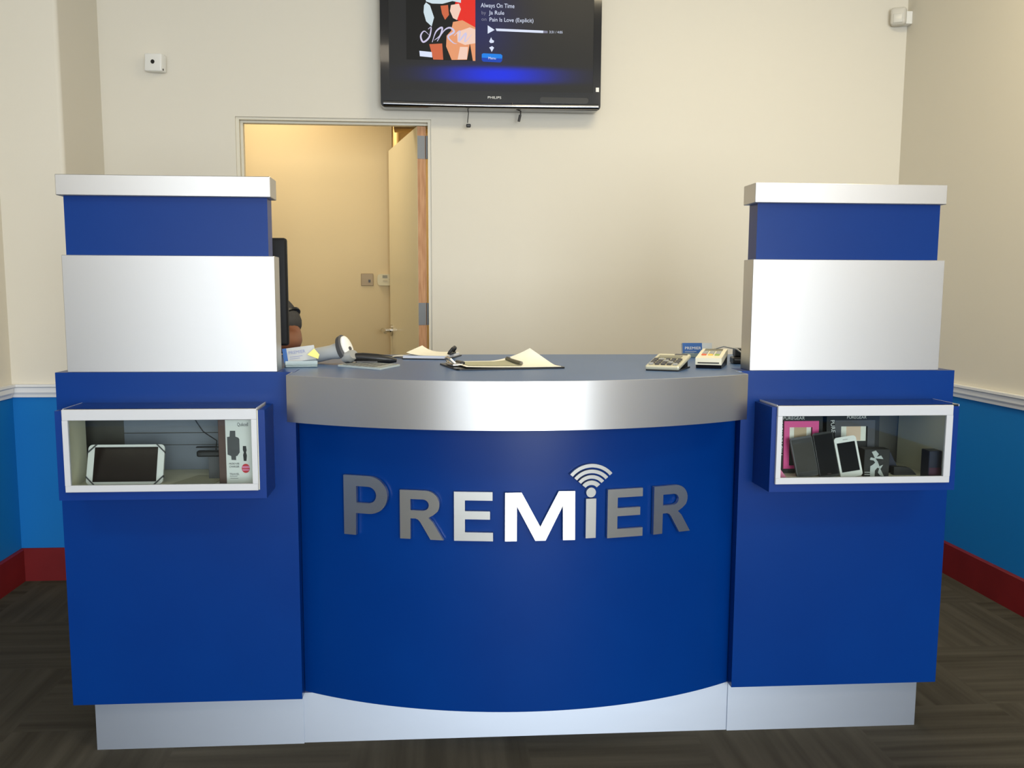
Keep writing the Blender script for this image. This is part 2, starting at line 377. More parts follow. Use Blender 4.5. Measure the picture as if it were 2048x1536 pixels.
# local x runs from the hinge to the free edge; local y>0 is the face seen from the shop
part('door_leaf', MB().box(.002, .90, -.002, .041, .01, 2.085), M['door_paint'], door, False)
part('door_edge', MB().box(-.0005, .002, -.001, .040, .01, 2.085), M['wood'], door, False, label='raw wooden door edge')
for z in (1.985, 1.173, .25):
    h = MB().box(-.0025, -.0005, .003, .040, z-.055, z+.055)
    h.cyl((-.004, -.006, z-.055), (-.004, -.006, z+.055), .007, seg=12)
    for dz, dy in ((-.04, .03), (.04, .03), (-.012, .014), (.018, .028)): h.cyl((-.0034, dy, z+dz), (-.002, dy, z+dz), .004, seg=10)
    part('hinge', h, M['hinge'], door, False)
lv = MB(); lv.cyl((.835, .041, 1.06), (.835, .052, 1.06), .033).cyl((.835, .05, 1.06), (.835, .10, 1.06), .012)
lv.tube([(.835, .096, 1.06), (.81, .10, 1.062), (.76, .10, 1.058), (.725, .097, 1.052)], [.011, .012, .010, .009], 12)
part('door_handle', lv, M['steel'], door, False, smooth=True)
# wall plates of the back room
t = thing('light_switch', 'square brown metal plate on the tan wall of the back room', 'switch', (-.3687, BR, 1.352))
part('plate', MB().box(-.036, .036, -.006, 0, -.036, .036, .002, mx=Matrix.Translation((-.3687, BR, 1.352))), mat('brown metal plate', (.25, .18, .10), .45, .6), t)
part('toggle', MB().box(-.006, .006, -.014, -.006, -.012, .004, .001, mx=Matrix.Translation((-.355, BR, 1.348))), M['dark_grey'], t)
t = thing('thermostat', 'oval beige thermostat beside the brown plate near the open door', 'thermostat', (-.262, BR, 1.352))
part('housing', MB().xz(rrect(-.308, -.216, 1.318, 1.385, .018), BR-.022, BR, ), mat('beige plastic', (.62, .55, .34), .5), t, smooth=True)
part('display', MB().box(-.277, -.249, BR-.0235, BR-.021, 1.362, 1.378), mat('green lcd', (.16, .13, .03), .3), t)
part('button', MB().box(-.275, -.250, BR-.024, BR-.021, 1.340, 1.352).box(-.238, -.230, BR-.024, BR-.021, 1.350, 1.358), mat('beige button', (.5, .43, .26), .5), t)

# ================================================================== reception counter
def box_T(x, y, z, rz=0, rx_=0, ry_=0): return Matrix.Translation((x, y, z)) @ Euler((rx_, ry_, rz)).to_matrix().to_4x4()
HZ0, HZ1, HY = .7765, .984, 2.87
def cab_mb(bx, side, shx):          # carcass with a recess behind the display case
    h0, h1 = shx[0]+.0165, shx[1]-.0165
    g0 = h0 if side > 0 else bx[0]+.012
    m = MB()
    me = curve_mesh([[(bx[0], ZB), (bx[1], ZB), (bx[1], ZT), (bx[0], ZT)], [(h0, HZ0), (h1, HZ0), (h1, HZ1), (h0, HZ1)]], .01)
    me.transform(Matrix.Translation((0, D+.01, 0)) @ UP); m.b.from_mesh(me); bpy.data.meshes.remove(me)
    m.box(bx[0], bx[1], D+.02, D+.10, ZB, HZ0).box(bx[0], bx[1], D+.02, D+.10, HZ1, ZT)
    m.box(bx[0], g0, D+.02, HY, HZ0, HZ1).box(h1, bx[1], D+.02, HY, HZ0, HZ1)
    m.box(bx[0]+.004, bx[1]-.004, D+.1001, HY, ZB, HZ0).box(bx[0]+.004, bx[1]-.004, D+.1001, HY, HZ1, ZT-.041)
    m.box(bx[0]+.004, bx[1]-.004, HY, 3.12, ZB, ZT-.041); return m
def cabinet(side, bx, sx, ux, cx, label, case_label, fx, shx, ox):
    t = thing('counter_cabinet', label, 'cabinet', ((bx[0]+bx[1])/2, D+.3, 0), group='blue cabinets at both ends of the counter')
    part('cabinet_body', cab_mb(bx, side, shx), M['blue'], t)
    px = (-.943, bx[1]-.003) if side < 0 else (bx[0]+.003, 1.443)
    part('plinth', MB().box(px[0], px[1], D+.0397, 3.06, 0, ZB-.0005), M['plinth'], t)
    part('silver_panel', MB().box(sx[0], sx[1], D+.008, D+.090, ZT, 1.3772, .0012, 1), M['alu'], t, label='broad brushed silver panel')
    part('upper_panel', MB().box(ux[0], ux[1], D+.018, D+.088, 1.3772, 1.5291), M['blue'], t)
    part('top_cap', MB().box(cx[0], cx[1], D-.004, D+.076+.02, 1.5291, 1.5821, .0015, 1), M['alu'], t, label='brushed silver cap')
    # display case on the front
    y0 = D-.1406; y1 = D-.0005
    z0, z1 = .755, .9885
    sh = MB()
    prof = .017
    pass
    sh.box(shx[0], shx[0]+prof, y0, y1, z0, z1-.004).box(shx[1]-prof, shx[1], y0, y1, z0, z1-.004).box(shx[0]+prof, shx[1]-prof, y0, y1, z0, z0+.022)
    case = part('display_case', sh, M['shell'], t)
    h0, h1 = shx[0]+prof, shx[1]-prof; g0 = h0 if side > 0 else bx[0]+.0125
    part('case_back', MB().box(g0, h1, HY-.005, HY-.0005, HZ0+.003, HZ1), M['case_back'], case, label='grey brown back of case')
    if side < 0:
        bd = MB()
        for za, zb2 in ((.779, .8495), (.8515, .8835), (.8860, .983)): bd.box(-.865, h1-.004, HY-.011, HY-.0055, za, zb2)
        part('inner_boards', bd, mat('blue grey boards', (.20, .22, .26), .45), case, label='blue grey boards inside the case')
    part('lining', MB().box(h0, h0+.003, y0+.001, D+.0195 if side < 0 else HY-.006, z0+.0245, HZ1-.001).box(h1-.003, h1, y0+.001, HY-.012, z0+.0245, HZ1-.001).box(h0+.0005, h1-.0005, y0+.001, HY-.012, z0+.0222, z0+.0243), M['lining'], case, label='cream inner sides and floor')
    yf = y0-.0105
    part('front_frame', MB().box(fx[0], fx[1], yf, y0-.0005, .9611, .9885, .001, 1).box(fx[0], fx[1], yf, y0-.0005, .7774, .795, .001, 1)
         .box(fx[0], ox[0], yf, y0-.0005, .795, .9611).box(ox[1], fx[1], yf, y0-.0005, .795, .9611), M['frame'], case, label='white satin metal frame')
    part('front_glass', MB().box(ox[0], ox[1], y0-.006, y0-.003, .795, .9611), M['glass'], case)
    l0, l1 = (fx[0], fx[1]) if side < 0 else (fx[0], shx[1])
    part('glass_lid', MB().box(l0+.002, l1-.002, y0-.0004, y1, z1-.0035, z1+.0012), M['lid_glass'], case)
    for e_ in (l0, l1-.002): part('lid_edge', MB().box(e_, e_+.002, y0-.0004, y1, z1-.0035, z1+.0015), M['frame'], case)
    return t
cabinet(-1, (-.9875, -.3634), (-.9582, -.410), (-.9485, -.4266), (-.960, -.4139),
        'left blue counter cabinet with silver panel tower and a case holding a tablet', '', (-.9225, -.4416), (-.9428, -.4227), (-.9086, -.4553))
cabinet(1, (.8653, 1.479), (.8884, 1.4357), (.8986, 1.4183), (.8832, 1.4247),
        'right blue counter cabinet with silver panel tower and a case full of phones', '', (.918, 1.4007), (.9049, 1.4213), (.9309, 1.3828))

# curved middle unit
DC = (.2638, 3.7195); DR = 1.1487; BC = (.2407, 3.442); BRAD = 1.042
def arcpts(c, r, x0, x1, n=64):
    a0 = math.asin((x0-c[0])/r); a1 = math.asin((x1-c[0])/r)
    return [(c[0]+r*math.sin(a0+(a1-a0)*i/n), c[1]-r*math.cos(a0+(a1-a0)*i/n)) for i in range(n+1)]
mid = thing('reception_counter', 'curved blue counter front with silver PREMIER lettering', 'counter', (.25, 2.9, 0))
fo = arcpts(DC, DR, -.3624, .8643); fi = arcpts(DC, DR-.02, -.3624, .8643)
part('curved_panel', MB().prism(fo+fi[::-1], ZB, .9486), M['blue'], mid, smooth=True)
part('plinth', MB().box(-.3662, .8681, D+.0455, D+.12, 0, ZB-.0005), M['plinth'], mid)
# letters: each one a flat plate set on the curved panel
def plate(splines, name, label, th=.011, gap=.004):
    xs = [p[0] for s in splines for p in s]; s0 = (min(xs)+max(xs))/2
    me = curve_mesh([[(x-s0, z) for x, z in s] for s in splines], th/2)
    a = s0/DR; Rr = DR+gap+th/2
    mx = Matrix.Translation((DC[0]+Rr*math.sin(a), DC[1]-Rr*math.cos(a), 0)) @ Matrix.Rotation(a, 4, 'Z') @ UP
    me.transform(mx); part(name, me, M['letters'], mid, label=label)
zb_, zt_ = .6308, .7632
P = [[(-.510, .6308), (-.4745, .6308), (-.4735, .6914), (-.436, .6914)] + arc(-.436, .743, .0555, -90, 90, 18, .0516)[1:] + [(-.510, .7945)],
     [(-.472, .7203), (-.472, .7656), (-.437, .7656)] + arc(-.437, .743, .0235, 90, -90, 12, .0227)[1:]]
def Rshape(o):
    q = lambda l: [(x+o, z) for x, z in l]
    return [q([(-.348, .6308), (-.3195, .6308), (-.3190, .6869), (-.305, .6869), (-.298, .684), (-.292, .677), (-.2645, .6308), (-.2290, .6308), (-.2585, .679), (-.270, .690)]
              + [(-.256, .698)] + arc(-.278, .7262, .0385, -30, 90, 10, .037) + [(-.348, .7632)]),
            q([(-.3188, .7088), (-.3188, .7392), (-.285, .7392)] + arc(-.285, .724, .0165, 90, -90, 10, .0152)[1:])]
def Eshape(o):
    return [[(x+o, z) for x, z in [(-.2025, .6308), (-.099, .6308), (-.099, .6540), (-.1735, .6540), (-.1735, .6893), (-.107, .6893), (-.107, .7112), (-.1735, .7112), (-.1735, .7402), (-.1005, .7402), (-.1005, .7632), (-.2025, .7632)]]]
Mm = [[(-.070, .6312), (-.0385, .6312), (-.0385, .7250), (.0108, .6312), (.0385, .6312), (.0838, .7250), (.0848, .6315), (.1175, .6315), (.1161, .7640), (.0726, .7640), (.0240, .6690), (-.0263, .7620), (-.070, .7620)]]
plate(P, 'letter', 'large silver letter P'); plate(Rshape(0), 'letter', 'silver letter R after the P'); plate(Eshape(0), 'letter', 'silver letter E before the M')
plate(Mm, 'letter', 'bright silver letter M'); plate([[(.1455, .6336), (.1735, .6336), (.1735, .741), (.1455, .741)]], 'letter', 'stem of the lowercase i')
plate([arc(.1590, .7578, .0133, 0, 345, 23)], 'letter_dot', 'dot of the i')
for r0, r1 in ((.0677, .0772), (.0523, .0620), (.0375, .0470), (.0205, .0325)):
    plate([arc(.1590, .7576, r1, 41, 139, 18) + arc(.1590, .7576, r0, 139, 41, 18)], 'signal_arc', None)
plate(Eshape(.4068), 'letter', 'silver letter E after the i'); plate(Rshape(.6870), 'letter', 'last silver letter R')

# worktop with its silver fascia
wt = thing('counter_worktop', 'blue grey curved worktop with a broad brushed silver edge', 'worktop', (.25, 3.0, ZT))
bo = arcpts(BC, BRAD, -.3685, .8455)
xe0, xe1 = -.3685, .8455
poly = bo + [(xe1, D-.001), (.8640, D-.001), (.8640, D+.1005), (1.479, D+.1005), (1.479, 3.44), (-.9875, 3.44), (-.9875, D+.1005), (-.3622, D+.1005), (-.3622, D-.001), (xe0, D-.001)]
part('worktop_surface', MB().prism(poly, ZT-.04, ZT-.0004), M['blue_top'], wt)
bo2 = arcpts(BC, BRAD+.004, -.3715, .8475); bi2 = arcpts(BC, BRAD, -.3685, .8455)
f = MB().prism(bo2+bi2[::-1], .9486, ZT)
f.prism([bo2[0], bi2[0], (xe0, D-.002), (xe0-.003, D-.002)], .9486, ZT); f.prism([bi2[-1], bo2[-1], (xe1+.002, D-.002), (xe1, D-.002)], .9486, ZT)
part('silver_fascia', f, M['alu'], wt, smooth=True)
part('underside', MB().prism(arcpts(BC, BRAD-.001, xe0+.001, xe1-.001)+[(xe1-.001, D-.001), (.8640, D-.001), (.8640, D+.14), (-.3622, D+.14), (-.3622, D-.001), (xe0+.001, D-.001)], .9486+.001, .9486+.019), M['blue'], wt)

# ================================================================== television
TY = 4.886
tv = thing('television', 'wide black flat television on the wall above the doorway, playing music', 'television', (.30, W, 2.48))
tb = MB(); tb.xz(rrect(-.2245, .8235, 2.148, 2.835, .022), TY, TY+.055)
tb.box(-.10, .70, TY+.055, W-.02, 2.25, 2.75, .01)
part('casing', tb, M['gloss_black'], tv)
part('wall_mount', MB().box(.05, .55, W-.02, W-.001, 2.35, 2.65), M['black'], tv)
bz = curve_mesh([rrect(-.2245, .8235, 2.148, 2.835, .022), [(-.184, 2.2305), (.786, 2.2305), (.786, 2.777), (-.184, 2.777)]], .004)
bz.transform(Matrix.Translation((0, TY-.004, 0)) @ UP)
part('bezel', bz, M['gloss_black'], tv)
part('lower_lip', MB().tube([(-.212+1.024*i/30, TY-.008-.006*math.sin(PI*i/30), 2.165-.004*math.sin(PI*i/30)) for i in range(31)], .014, 16), mat('polished dark trim', (.30, .30, .31), .12, 1), tv, smooth=True)
part('button_panel', MB().xz(rrect(.53, .765, 2.182, 2.207, .012), TY-.0095, TY-.0078), mat('grey gloss strip', (.05, .05, .05), .12), tv)
part('sticker', MB().box(.800, .815, TY-.0095, TY-.0078, 2.236, 2.256), M['white'], tv)
text('brand_text', 'PHILIPS', .016, (.280, TY-.0085, 2.196), M['text_white'], tv, width=.064)
def screen_mat():
    m = bpy.data.materials.new('lit screen'); m.use_nodes = True; nt = m.node_tree; nt.nodes.clear()
    o = nt.nodes.new('ShaderNodeOutputMaterial'); b = nt.nodes.new('ShaderNodeBsdfPrincipled'); nt.links.new(b.outputs[0], o.inputs[0])
    b.inputs['Base Color'].default_value = (.003, .003, .003, 1); b.inputs['Roughness'].default_value = .3; b.inputs['Specular IOR Level'].default_value = .12
    g = nt.nodes.new('ShaderNodeTexCoord'); s = nt.nodes.new('ShaderNodeSeparateXYZ'); nt.links.new(g.outputs['Object'], s.inputs[0])
    def band(out, c, wd, pw=2):
        a = nt.nodes.new('ShaderNodeMath'); a.operation = 'SUBTRACT'; a.inputs[1].default_value = c; nt.links.new(out, a.inputs[0])
        d = nt.nodes.new('ShaderNodeMath'); d.operation = 'DIVIDE'; d.inputs[1].default_value = wd; nt.links.new(a.outputs[0], d.inputs[0])
        q = nt.nodes.new('ShaderNodeMath'); q.operation = 'ABSOLUTE'; nt.links.new(d.outputs[0], q.inputs[0])
        p = nt.nodes.new('ShaderNodeMath'); p.operation = 'POWER'; p.inputs[1].default_value = pw; nt.links.new(q.outputs[0], p.inputs[0])
        n = nt.nodes.new('ShaderNodeMath'); n.operation = 'MULTIPLY'; n.inputs[1].default_value = -1; nt.links.new(p.outputs[0], n.inputs[0])
        e = nt.nodes.new('ShaderNodeMath'); e.operation = 'EXPONENT'; nt.links.new(n.outputs[0], e.inputs[0]); return e.outputs[0]
    def mul(a, b_):
        q = nt.nodes.new('ShaderNodeMath'); q.operation = 'MULTIPLY'; nt.links.new(a, q.inputs[0])
        if isinstance(b_, float): q.inputs[1].default_value = b_
        else: nt.links.new(b_, q.inputs[1])
        return q.outputs[0]
    gl = mul(band(s.outputs['X'], .03, .22), band(s.outputs['Z'], -.197, .034, 4))
    g2 = mul(mul(band(s.outputs['X'], -.07, .17), band(s.outputs['Z'], 0.03, .20)), .10)
    ad = nt.nodes.new('ShaderNodeMath'); ad.operation = 'ADD'; nt.links.new(gl, ad.inputs[0]); nt.links.new(g2, ad.inputs[1])
    mx = nt.nodes.new('ShaderNodeMix'); mx.data_type = 'RGBA'; nt.links.new(ad.outputs[0], mx.inputs[0])
    mx.inputs[6].default_value = (.024, .024, .023, 1); mx.inputs[7].default_value = (.01, .03, .75, 1)
    nt.links.new(mx.outputs[2], b.inputs['Emission Color']); b.inputs['Emission Strength'].default_value = 1.0
    return m
SCX, SCZ = .301, 2.5035
scr = MB().box(-.485, .485, 0, .004, -.2735, .2735)
me = bpy.data.meshes.new('screen'); scr.b.to_mesh(me); scr.b.free(); finish(me, False); me.materials.append(screen_mat())
scr = bpy.data.objects.new('screen', me); C.objects.link(scr); scr.location = (SCX, TY-.0035-W, SCZ-2.48); scr.location = (SCX-.30, TY-.0045-W, SCZ-2.48); scr.parent = tv
def em(name, col, s=1.0): return mat(name, (.005, .005, .005), .4, spec=.1, emit=col, es=s)
E_white = em('lit white', (.72, .78, .95)); E_grey = em('lit grey', (.22, .22, .30)); E_red = em('lit red', (.80, .03, .02))
E_skin = em('lit skin', (.80, .33, .16)); E_skin2 = em('lit pale skin', (.90, .62, .50)); E_dark = em('lit black', (.012, .012, .011)); E_or = em('lit orange', (.62, .14, .06))
E_blue = em('lit blue', (.01, .22, .80)); E_lil = em('lit lilac', (.62, .58, .78)); E_cloth = em('lit cloth', (.62, .74, .80))
SM = .002335
def sp(u, v): return (-.0415+(u-838)*SM, 2.636-v*.002233)          # layout grid of the picture on the screen
def spoly(name, pts, m, k=1, label=None, parent=None):
    y = TY-.0048-.0004*k
    q = [sp(*p) for p in pts]
    me = curve_mesh([q], .0001); me.transform(Matrix.Translation((0, y, 0)) @ UP)
    return part(name, me, m, parent or scr, label=label)
# generic portrait cover: red ground, figure with pale head cloth
cover = spoly('cover_picture', [(812, 120), (951, 120), (951, -22), (812, -22)], E_dark, 1)
def cpart(pts, m, k): 
    q = [sp(*p) for p in pts]; me = curve_mesh([q], .0001); me.transform(Matrix.Translation((0, TY-.0048-.0004*k, 0)) @ UP); return me
layers = [(E_red, [[(916, -22), (951, -22), (951, 52), (925, 45), (905, 30)]], 2),
          (E_or, [[(858, 88), (884, 86), (886, 119), (866, 119)], [(881, 10), (896, 8), (898, 28), (890, 38), (884, 26)]], 2),
          (E_skin, [[(906, 42), (925, 38), (951, 52), (951, 120), (946, 120), (940, 84), (934, 118), (903, 119), (892, 92), (893, 70), (902, 60)]], 3),
          (E_skin2, [[(902, 8), (918, 5), (922, 16), (914, 38), (906, 34), (900, 20)], [(914, 62), (940, 52), (951, 56), (951, 84), (930, 88), (915, 82)], [(920, 92), (936, 92), (934, 117), (915, 118)]], 4),
          (E_cloth, [[(852, 4), (860, 10), (868, 34), (863, 52), (852, 42), (847, 24), (848, 10)], [(852, 2), (850, -22), (922, -22), (922, 3), (905, 0), (885, 6), (864, 6)]], 4)]
for m_, polys, k in layers:
    for q in polys:
        nm = {E_red: 'red_ground', E_or: 'shaded_skin', E_skin: 'skin', E_skin2: 'lit_skin', E_cloth: 'head_cloth'}[m_]
        o = part(nm, cpart(q, m_, k), m_, scr)
def swirl(pts, wd, k):
    cx = []; n = len(pts)
    P3 = []
    for i in range(n-1):
        for q in range(6):
            t_ = q/6; p0, p1, p2, p3 = pts[max(0, i-1)], pts[i], pts[i+1], pts[min(n-1, i+2)]
            P3.append(tuple(.5*((2*p1[a])+(-p0[a]+p2[a])*t_+(2*p0[a]-5*p1[a]+4*p2[a]-p3[a])*t_*t_+(-p0[a]+3*p1[a]-3*p2[a]+p3[a])*t_**3) for a in (0, 1)))
    P3.append(pts[-1]); L1 = []; L2 = []
    for i, p in enumerate(P3):
        a, c = P3[max(0, i-1)], P3[min(len(P3)-1, i+1)]; dx, dy = c[0]-a[0], c[1]-a[1]; l = math.hypot(dx, dy) or 1
        ww = wd*math.sin(PI*min(1, max(.12, (i+1)/(len(P3)+1))))
        L1.append((p[0]-dy/l*ww, p[1]+dx/l*ww)); L2.append((p[0]+dy/l*ww, p[1]-dx/l*ww))
    b_ = MB(); y = TY-.0048-.0004*k
    va = [b_.b.verts.new((sp(*p)[0], y, sp(*p)[1])) for p in L1]; vb = [b_.b.verts.new((sp(*p)[0], y, sp(*p)[1])) for p in L2]
    for i in range(len(va)-1): b_.b.faces.new((va[i], va[i+1], vb[i+1], vb[i]))
    return part('cover_lettering', b_, E_lil, scr)
swirl([(856, 58), (862, 54), (858, 74), (846, 84), (841, 72), (848, 62), (858, 70)], 1.8, 6)
swirl([(864, 84), (872, 62), (884, 54), (880, 70), (868, 80)], 1.8, 6.3)
swirl([(874, 82), (888, 60), (900, 54), (908, 62), (896, 72), (906, 84), (914, 86)], 2.0, 6.6)
swirl([(908, 70), (920, 60), (918, 80), (932, 64), (930, 82), (944, 66)], 1.8, 6.9)
spoly('advice_label', [(838, 102), (863, 104), (864, 115), (839, 113)], E_white, 6)
def stext(s, u, v, size, m, wd):
    x, z = sp(u, v); me = text_mesh(s, size, .0001); xs = [p.co.x for p in me.vertices]; k = wd*SM/(max(xs)-min(xs))
    me.transform(Matrix.Translation((x, TY-.006, z)) @ UP @ Matrix.Diagonal((k, 1, 1, 1))); return part('screen_text', me, m, scr)
stext('Always On Time', 962, 11, .028, E_white, 68); stext('by', 963, 25, .022, E_grey, 9); stext('Ja Rule', 979, 25, .026, E_white, 31)
stext('on', 963, 38, .022, E_grey, 10); stext('Pain Is Love (Explicit)', 979, 39, .026, E_white, 89); stext('3:31 / 4:05', 1101, 60, .016, E_white, 27)
spoly('play_symbol', [(976, 47), (976, 64), (990, 56)], E_white, 1)
spoly('progress_bar', [(992, 53), (1089, 55), (1089, 60), (994, 58)], E_white, 1); spoly('progress_rest', [(1089, 55), (1098, 55.5), (1098, 60), (1089, 60)], E_grey, 1)
spoly('thumb_symbol', [(979, 80), (983, 71), (985, 76), (989, 78), (988, 82), (982, 83)], E_white, 1)
spoly('thumb_symbol', [(979, 92), (985, 89), (989, 92), (987, 96), (984, 101), (982, 96)], E_white, 1)
bt = em('lit blue button', (.01, .22, .80)); spoly('menu_button', [(964, 106), (967, 104), (1003, 105), (1006, 108), (1005, 119), (1002, 122), (967, 121), (964, 118)], bt, 1)
spoly('menu_button_shade', [(964, 113), (1006, 114), (1005, 119), (1002, 122), (967, 121), (964, 118)], em('lit deep blue', (.01, .06, .45)), 2)
stext('Menu', 977, 116, .016, E_white, 15)
# loose plugs hanging below the set
cb = MB().tube([(.187, TY+.02, 2.152), (.190, TY+.012, 2.13), (.187, TY+.01, 2.10), (.186, TY+.01, 2.085)], .0022).box(.179, .201, TY, TY+.02, 2.064, 2.080, .004)
part('hanging_cable', cb, M['black'], tv, label='thin cable with a small plug')
cb = MB().tube([(.395, TY-.022, 2.176), (.402, TY-.024, 2.162), (.420, TY-.012, 2.148), (.440, TY, 2.142), (.439, TY+.004, 2.118)], .0035).cyl((.438, TY+.004, 2.125), (.431, TY+.004, 2.094), .006, seg=10)
part('hanging_cable', cb, M['black'], tv, label='thick cable stub')

# ================================================================== wall devices
t = thing('wall_sensor', 'small square white box with a black round eye on the wall left of the television', 'sensor', (-1.278, W, 2.34), 0)
mx = box_T(-1.277, W-.03, 2.343, R(-14), 0, R(3))
part('housing', MB().box(-.043, .043, -.028, .024, -.040, .040, .006, 3, mx), M['white'], t, smooth=True)
part('eye', MB().cyl((0, -.030, .002), (0, -.026, .002), .0095, mx=mx), M['black'], t)
part('bracket', MB().box(-.02, .02, .02, .05, -.02, .02, .002, mx=box_T(-1.272, W-.045, 2.343)), M['white'], t)
part('indicator', MB().cyl((.044, -.010, -.030), (.042, -.010, -.030), .005, mx=mx, seg=12), M['black'], t)
t = thing('motion_detector', 'rounded white detector high in the right corner of the room', 'detector', (2.32, W-.05, 2.63))
mx = box_T(2.309, W-.045, 2.635, R(-30))
part('housing', MB().box(-.037, .037, -.022, .03, -.042, .042, .016, 4, mx), mat('off white detector', (.62, .60, .54), .4), t, smooth=True)
part('lens', MB().box(-.022, .022, -.026, -.018, -.034, .010, .004, 3, mx), mat('milky lens', (.66, .65, .60), .25), t, smooth=True)
part('bracket', MB().box(2.325, WR, W-.055, W-.01, 2.60, 2.66, .003), M['white'], t)

# ================================================================== items on the worktop
def spoly3(name, x, y): pass
Z0 = ZT
# calculator
t = thing('calculator', 'silver desk calculator beside the card machine', 'calculator', (.640, 2.705, Z0), R(-27))
tl = Matrix.Rotation(R(9.5), 4, 'X')
part('body', MB().box(-.048, .048, 0, .155, .002, .014, .004, 2, tl), mat('champagne plastic', (.62, .60, .46), .32, .3), t, False)
part('base', MB().xz([(-.046, 0), (.046, 0), (.046, .004), (-.046, .004)], .002, .150, Matrix()).box(-.040, .040, .115, .145, 0.0005, .024), M['black'], t, False)
part('display', MB().box(-.036, .030, .096, .126, .0135, .0155, mx=tl), mat('lcd', (.16, .16, .10), .2), t, False)
part('solar_cell', MB().box(.004, .040, .138, .148, .0135, .0155, mx=tl), M['dark_grey'], t, False)
for r_ in range(4):
    for c_ in range(5):
        part('key', MB().box(-.041+c_*.0170, -.028+c_*.0170, .012+r_*.0190, .024+r_*.0190, .0138, .0185, .0015, 1, tl), M['dark_grey'] if (r_+c_) % 4 else M['grey'], t, False)
# card machine
t = thing('card_machine', 'cream and black card payment machine with a grey cable', 'card machine', (.797, 2.795, Z0), R(-22))
yz = Matrix(((0, 0, 1, 0), (1, 0, 0, 0), (0, 1, 0, 0), (0, 0, 0, 1)))      # polygon (y,z) pushed along x
part('lower_body', MB().prism([(.004, 0), (.175, 0), (.180, .030), (-.004, .010)], -.036, .036, yz), M['black'], t, False)
part('upper_body', MB().prism([(-.006, .010), (.180, .030), (.180, .046), (.120, .043), (.030, .033), (-.008, .030)], -.037, .037, yz), M['offwhite'], t, False)
part('card_slot', MB().box(-.030, .030, -.0095, -.005, .0145, .0175), M['matt_black'], t, False)
sl = box_T(0, 0, 0, 0, R(5.8))
part('display', MB().box(-.026, .026, .128, .152, .0325, .0325, mx=sl).box(-.026, .026, .126, .152, .027, .0325, mx=sl), mat('lcd grey', (.20, .19, .12), .25), t, False)
for r_ in range(4):
    for c_ in range(3):
        mm = M['grey'] if r_ else [mat('red key', (.6, .12, .05), .4), mat('amber key', (.7, .45, .08), .4), mat('green key', (.25, .35, .08), .4)][c_]
        part('key', MB().box(-.026+c_*.019, -.012+c_*.019, .044+r_*.0185, .056+r_*.0185, .0295, .0335, .001, 1, sl), mm, t, False)
part('cable', MB().tube([(.0, .178, .036), (-.004, .20, .045), (.02, .22, .052), (.06, .215, .045), (.10, .19, .02), (.115, .17, .004)], .0028), M['grey'], t, False, smooth=True)
# dock behind it
t = thing('charging_dock', 'small black device with a slot, half hidden by the right tower', 'device', (.958, 2.985, Z0), R(-8))
part('body', MB().box(-.034, .036, -.03, .04, 0, .020, .004).box(-.026, .036, -.012, .04, .0205, .046, .004), M['black'], t, False)
part('slot', MB().box(-.030, .030, -.0315, -.029, .012, .0135), M['grey'], t, False)
# business cards, right
t = thing('card_holder', 'small stand of blue PREMIER business cards behind the card machine', 'card holder', (.897, 3.285, Z0), R(2))
ln = box_T(0, 0, 0, 0, R(-12))
part('stand', MB().box(-.055, .055, -.014, .024, 0, .005, .001, 1).box(-.055, .055, -.014, -.011, .005, .014), M['acrylic'], t, False)
part('card_stack', MB().box(-.051, .051, -.004, .010, .006, .047, mx=ln), M['card_pale'], t, False)
part('top_card', MB().box(-.051, .016, -.0055, -.0045, .006, .047, mx=ln), M['card_blue'], t, False, label='blue front of top card')
text('card_text', 'PREMIER', .013, (-.046, -.0062, .026), M['text_white'], t, width=.056, world=False, rot=Matrix.Rotation(R(-12), 4, 'X'))
part('card_lines', MB().box(-.044, -.004, -.0062, -.0056, .017, .0185, mx=ln).box(-.044, -.012, -.0062, -.0056, .012, .0135, mx=ln), M['card_pale'], t, False)
# business cards, left: a tilted pack
t = thing('card_pack', 'tilted pack of PREMIER cards with a yellow mark beside the left tower', 'card pack', (-.368, 2.885, Z0), R(9))
ln = box_T(0, 0, .006, 0, R(-33), R(-7))
part('tray', MB().box(-.046, .044, -.022, .030, 0, .007, .002, 1).box(-.046, .044, -.022, -.019, .007, .018), M['acrylic'], t, False)
part('card_stack', MB().box(-.048, .043, -.012, .010, .006, .052, mx=ln), M['card_pale'], t, False, label='edges of the stacked cards')
part('top_card', MB().box(-.046, .043, -.0130, -.0125, .006, .052, mx=ln), M['card_top'], t, False)
part('card_border', MB().box(-.048, -.036, -.0136, -.0128, .006, .052, mx=ln), M['card_blue'], t, False, label='blue printed edge')
tm = text_mesh('PREMIER', .014, .0002); k_ = .048/(max(p.co.x for p in tm.vertices)); tm.transform(ln @ Matrix.Translation((-.032, -.0137, .031)) @ UP @ Matrix.Diagonal((k_, 1, 1, 1)))
part('card_text', tm, M['card_blue2'], t, False)
part('card_lines', MB().box(-.030, .006, -.0136, -.0131, .021, .0225, mx=ln).box(-.030, -.002, -.0136, -.0131, .015, .0163, mx=ln), M['card_blue2'], t, False)
part('yellow_mark', MB().prism([(.016, -.002), (.036, .018), (.050, -.002), (.046, -.016), (.024, -.006)], .0128, .0137, Matrix.Translation((0, -.004, .03)) @ Matrix.Rotation(R(57), 4, 'X')), M['yellow'], t, False, label='yellow sticker')
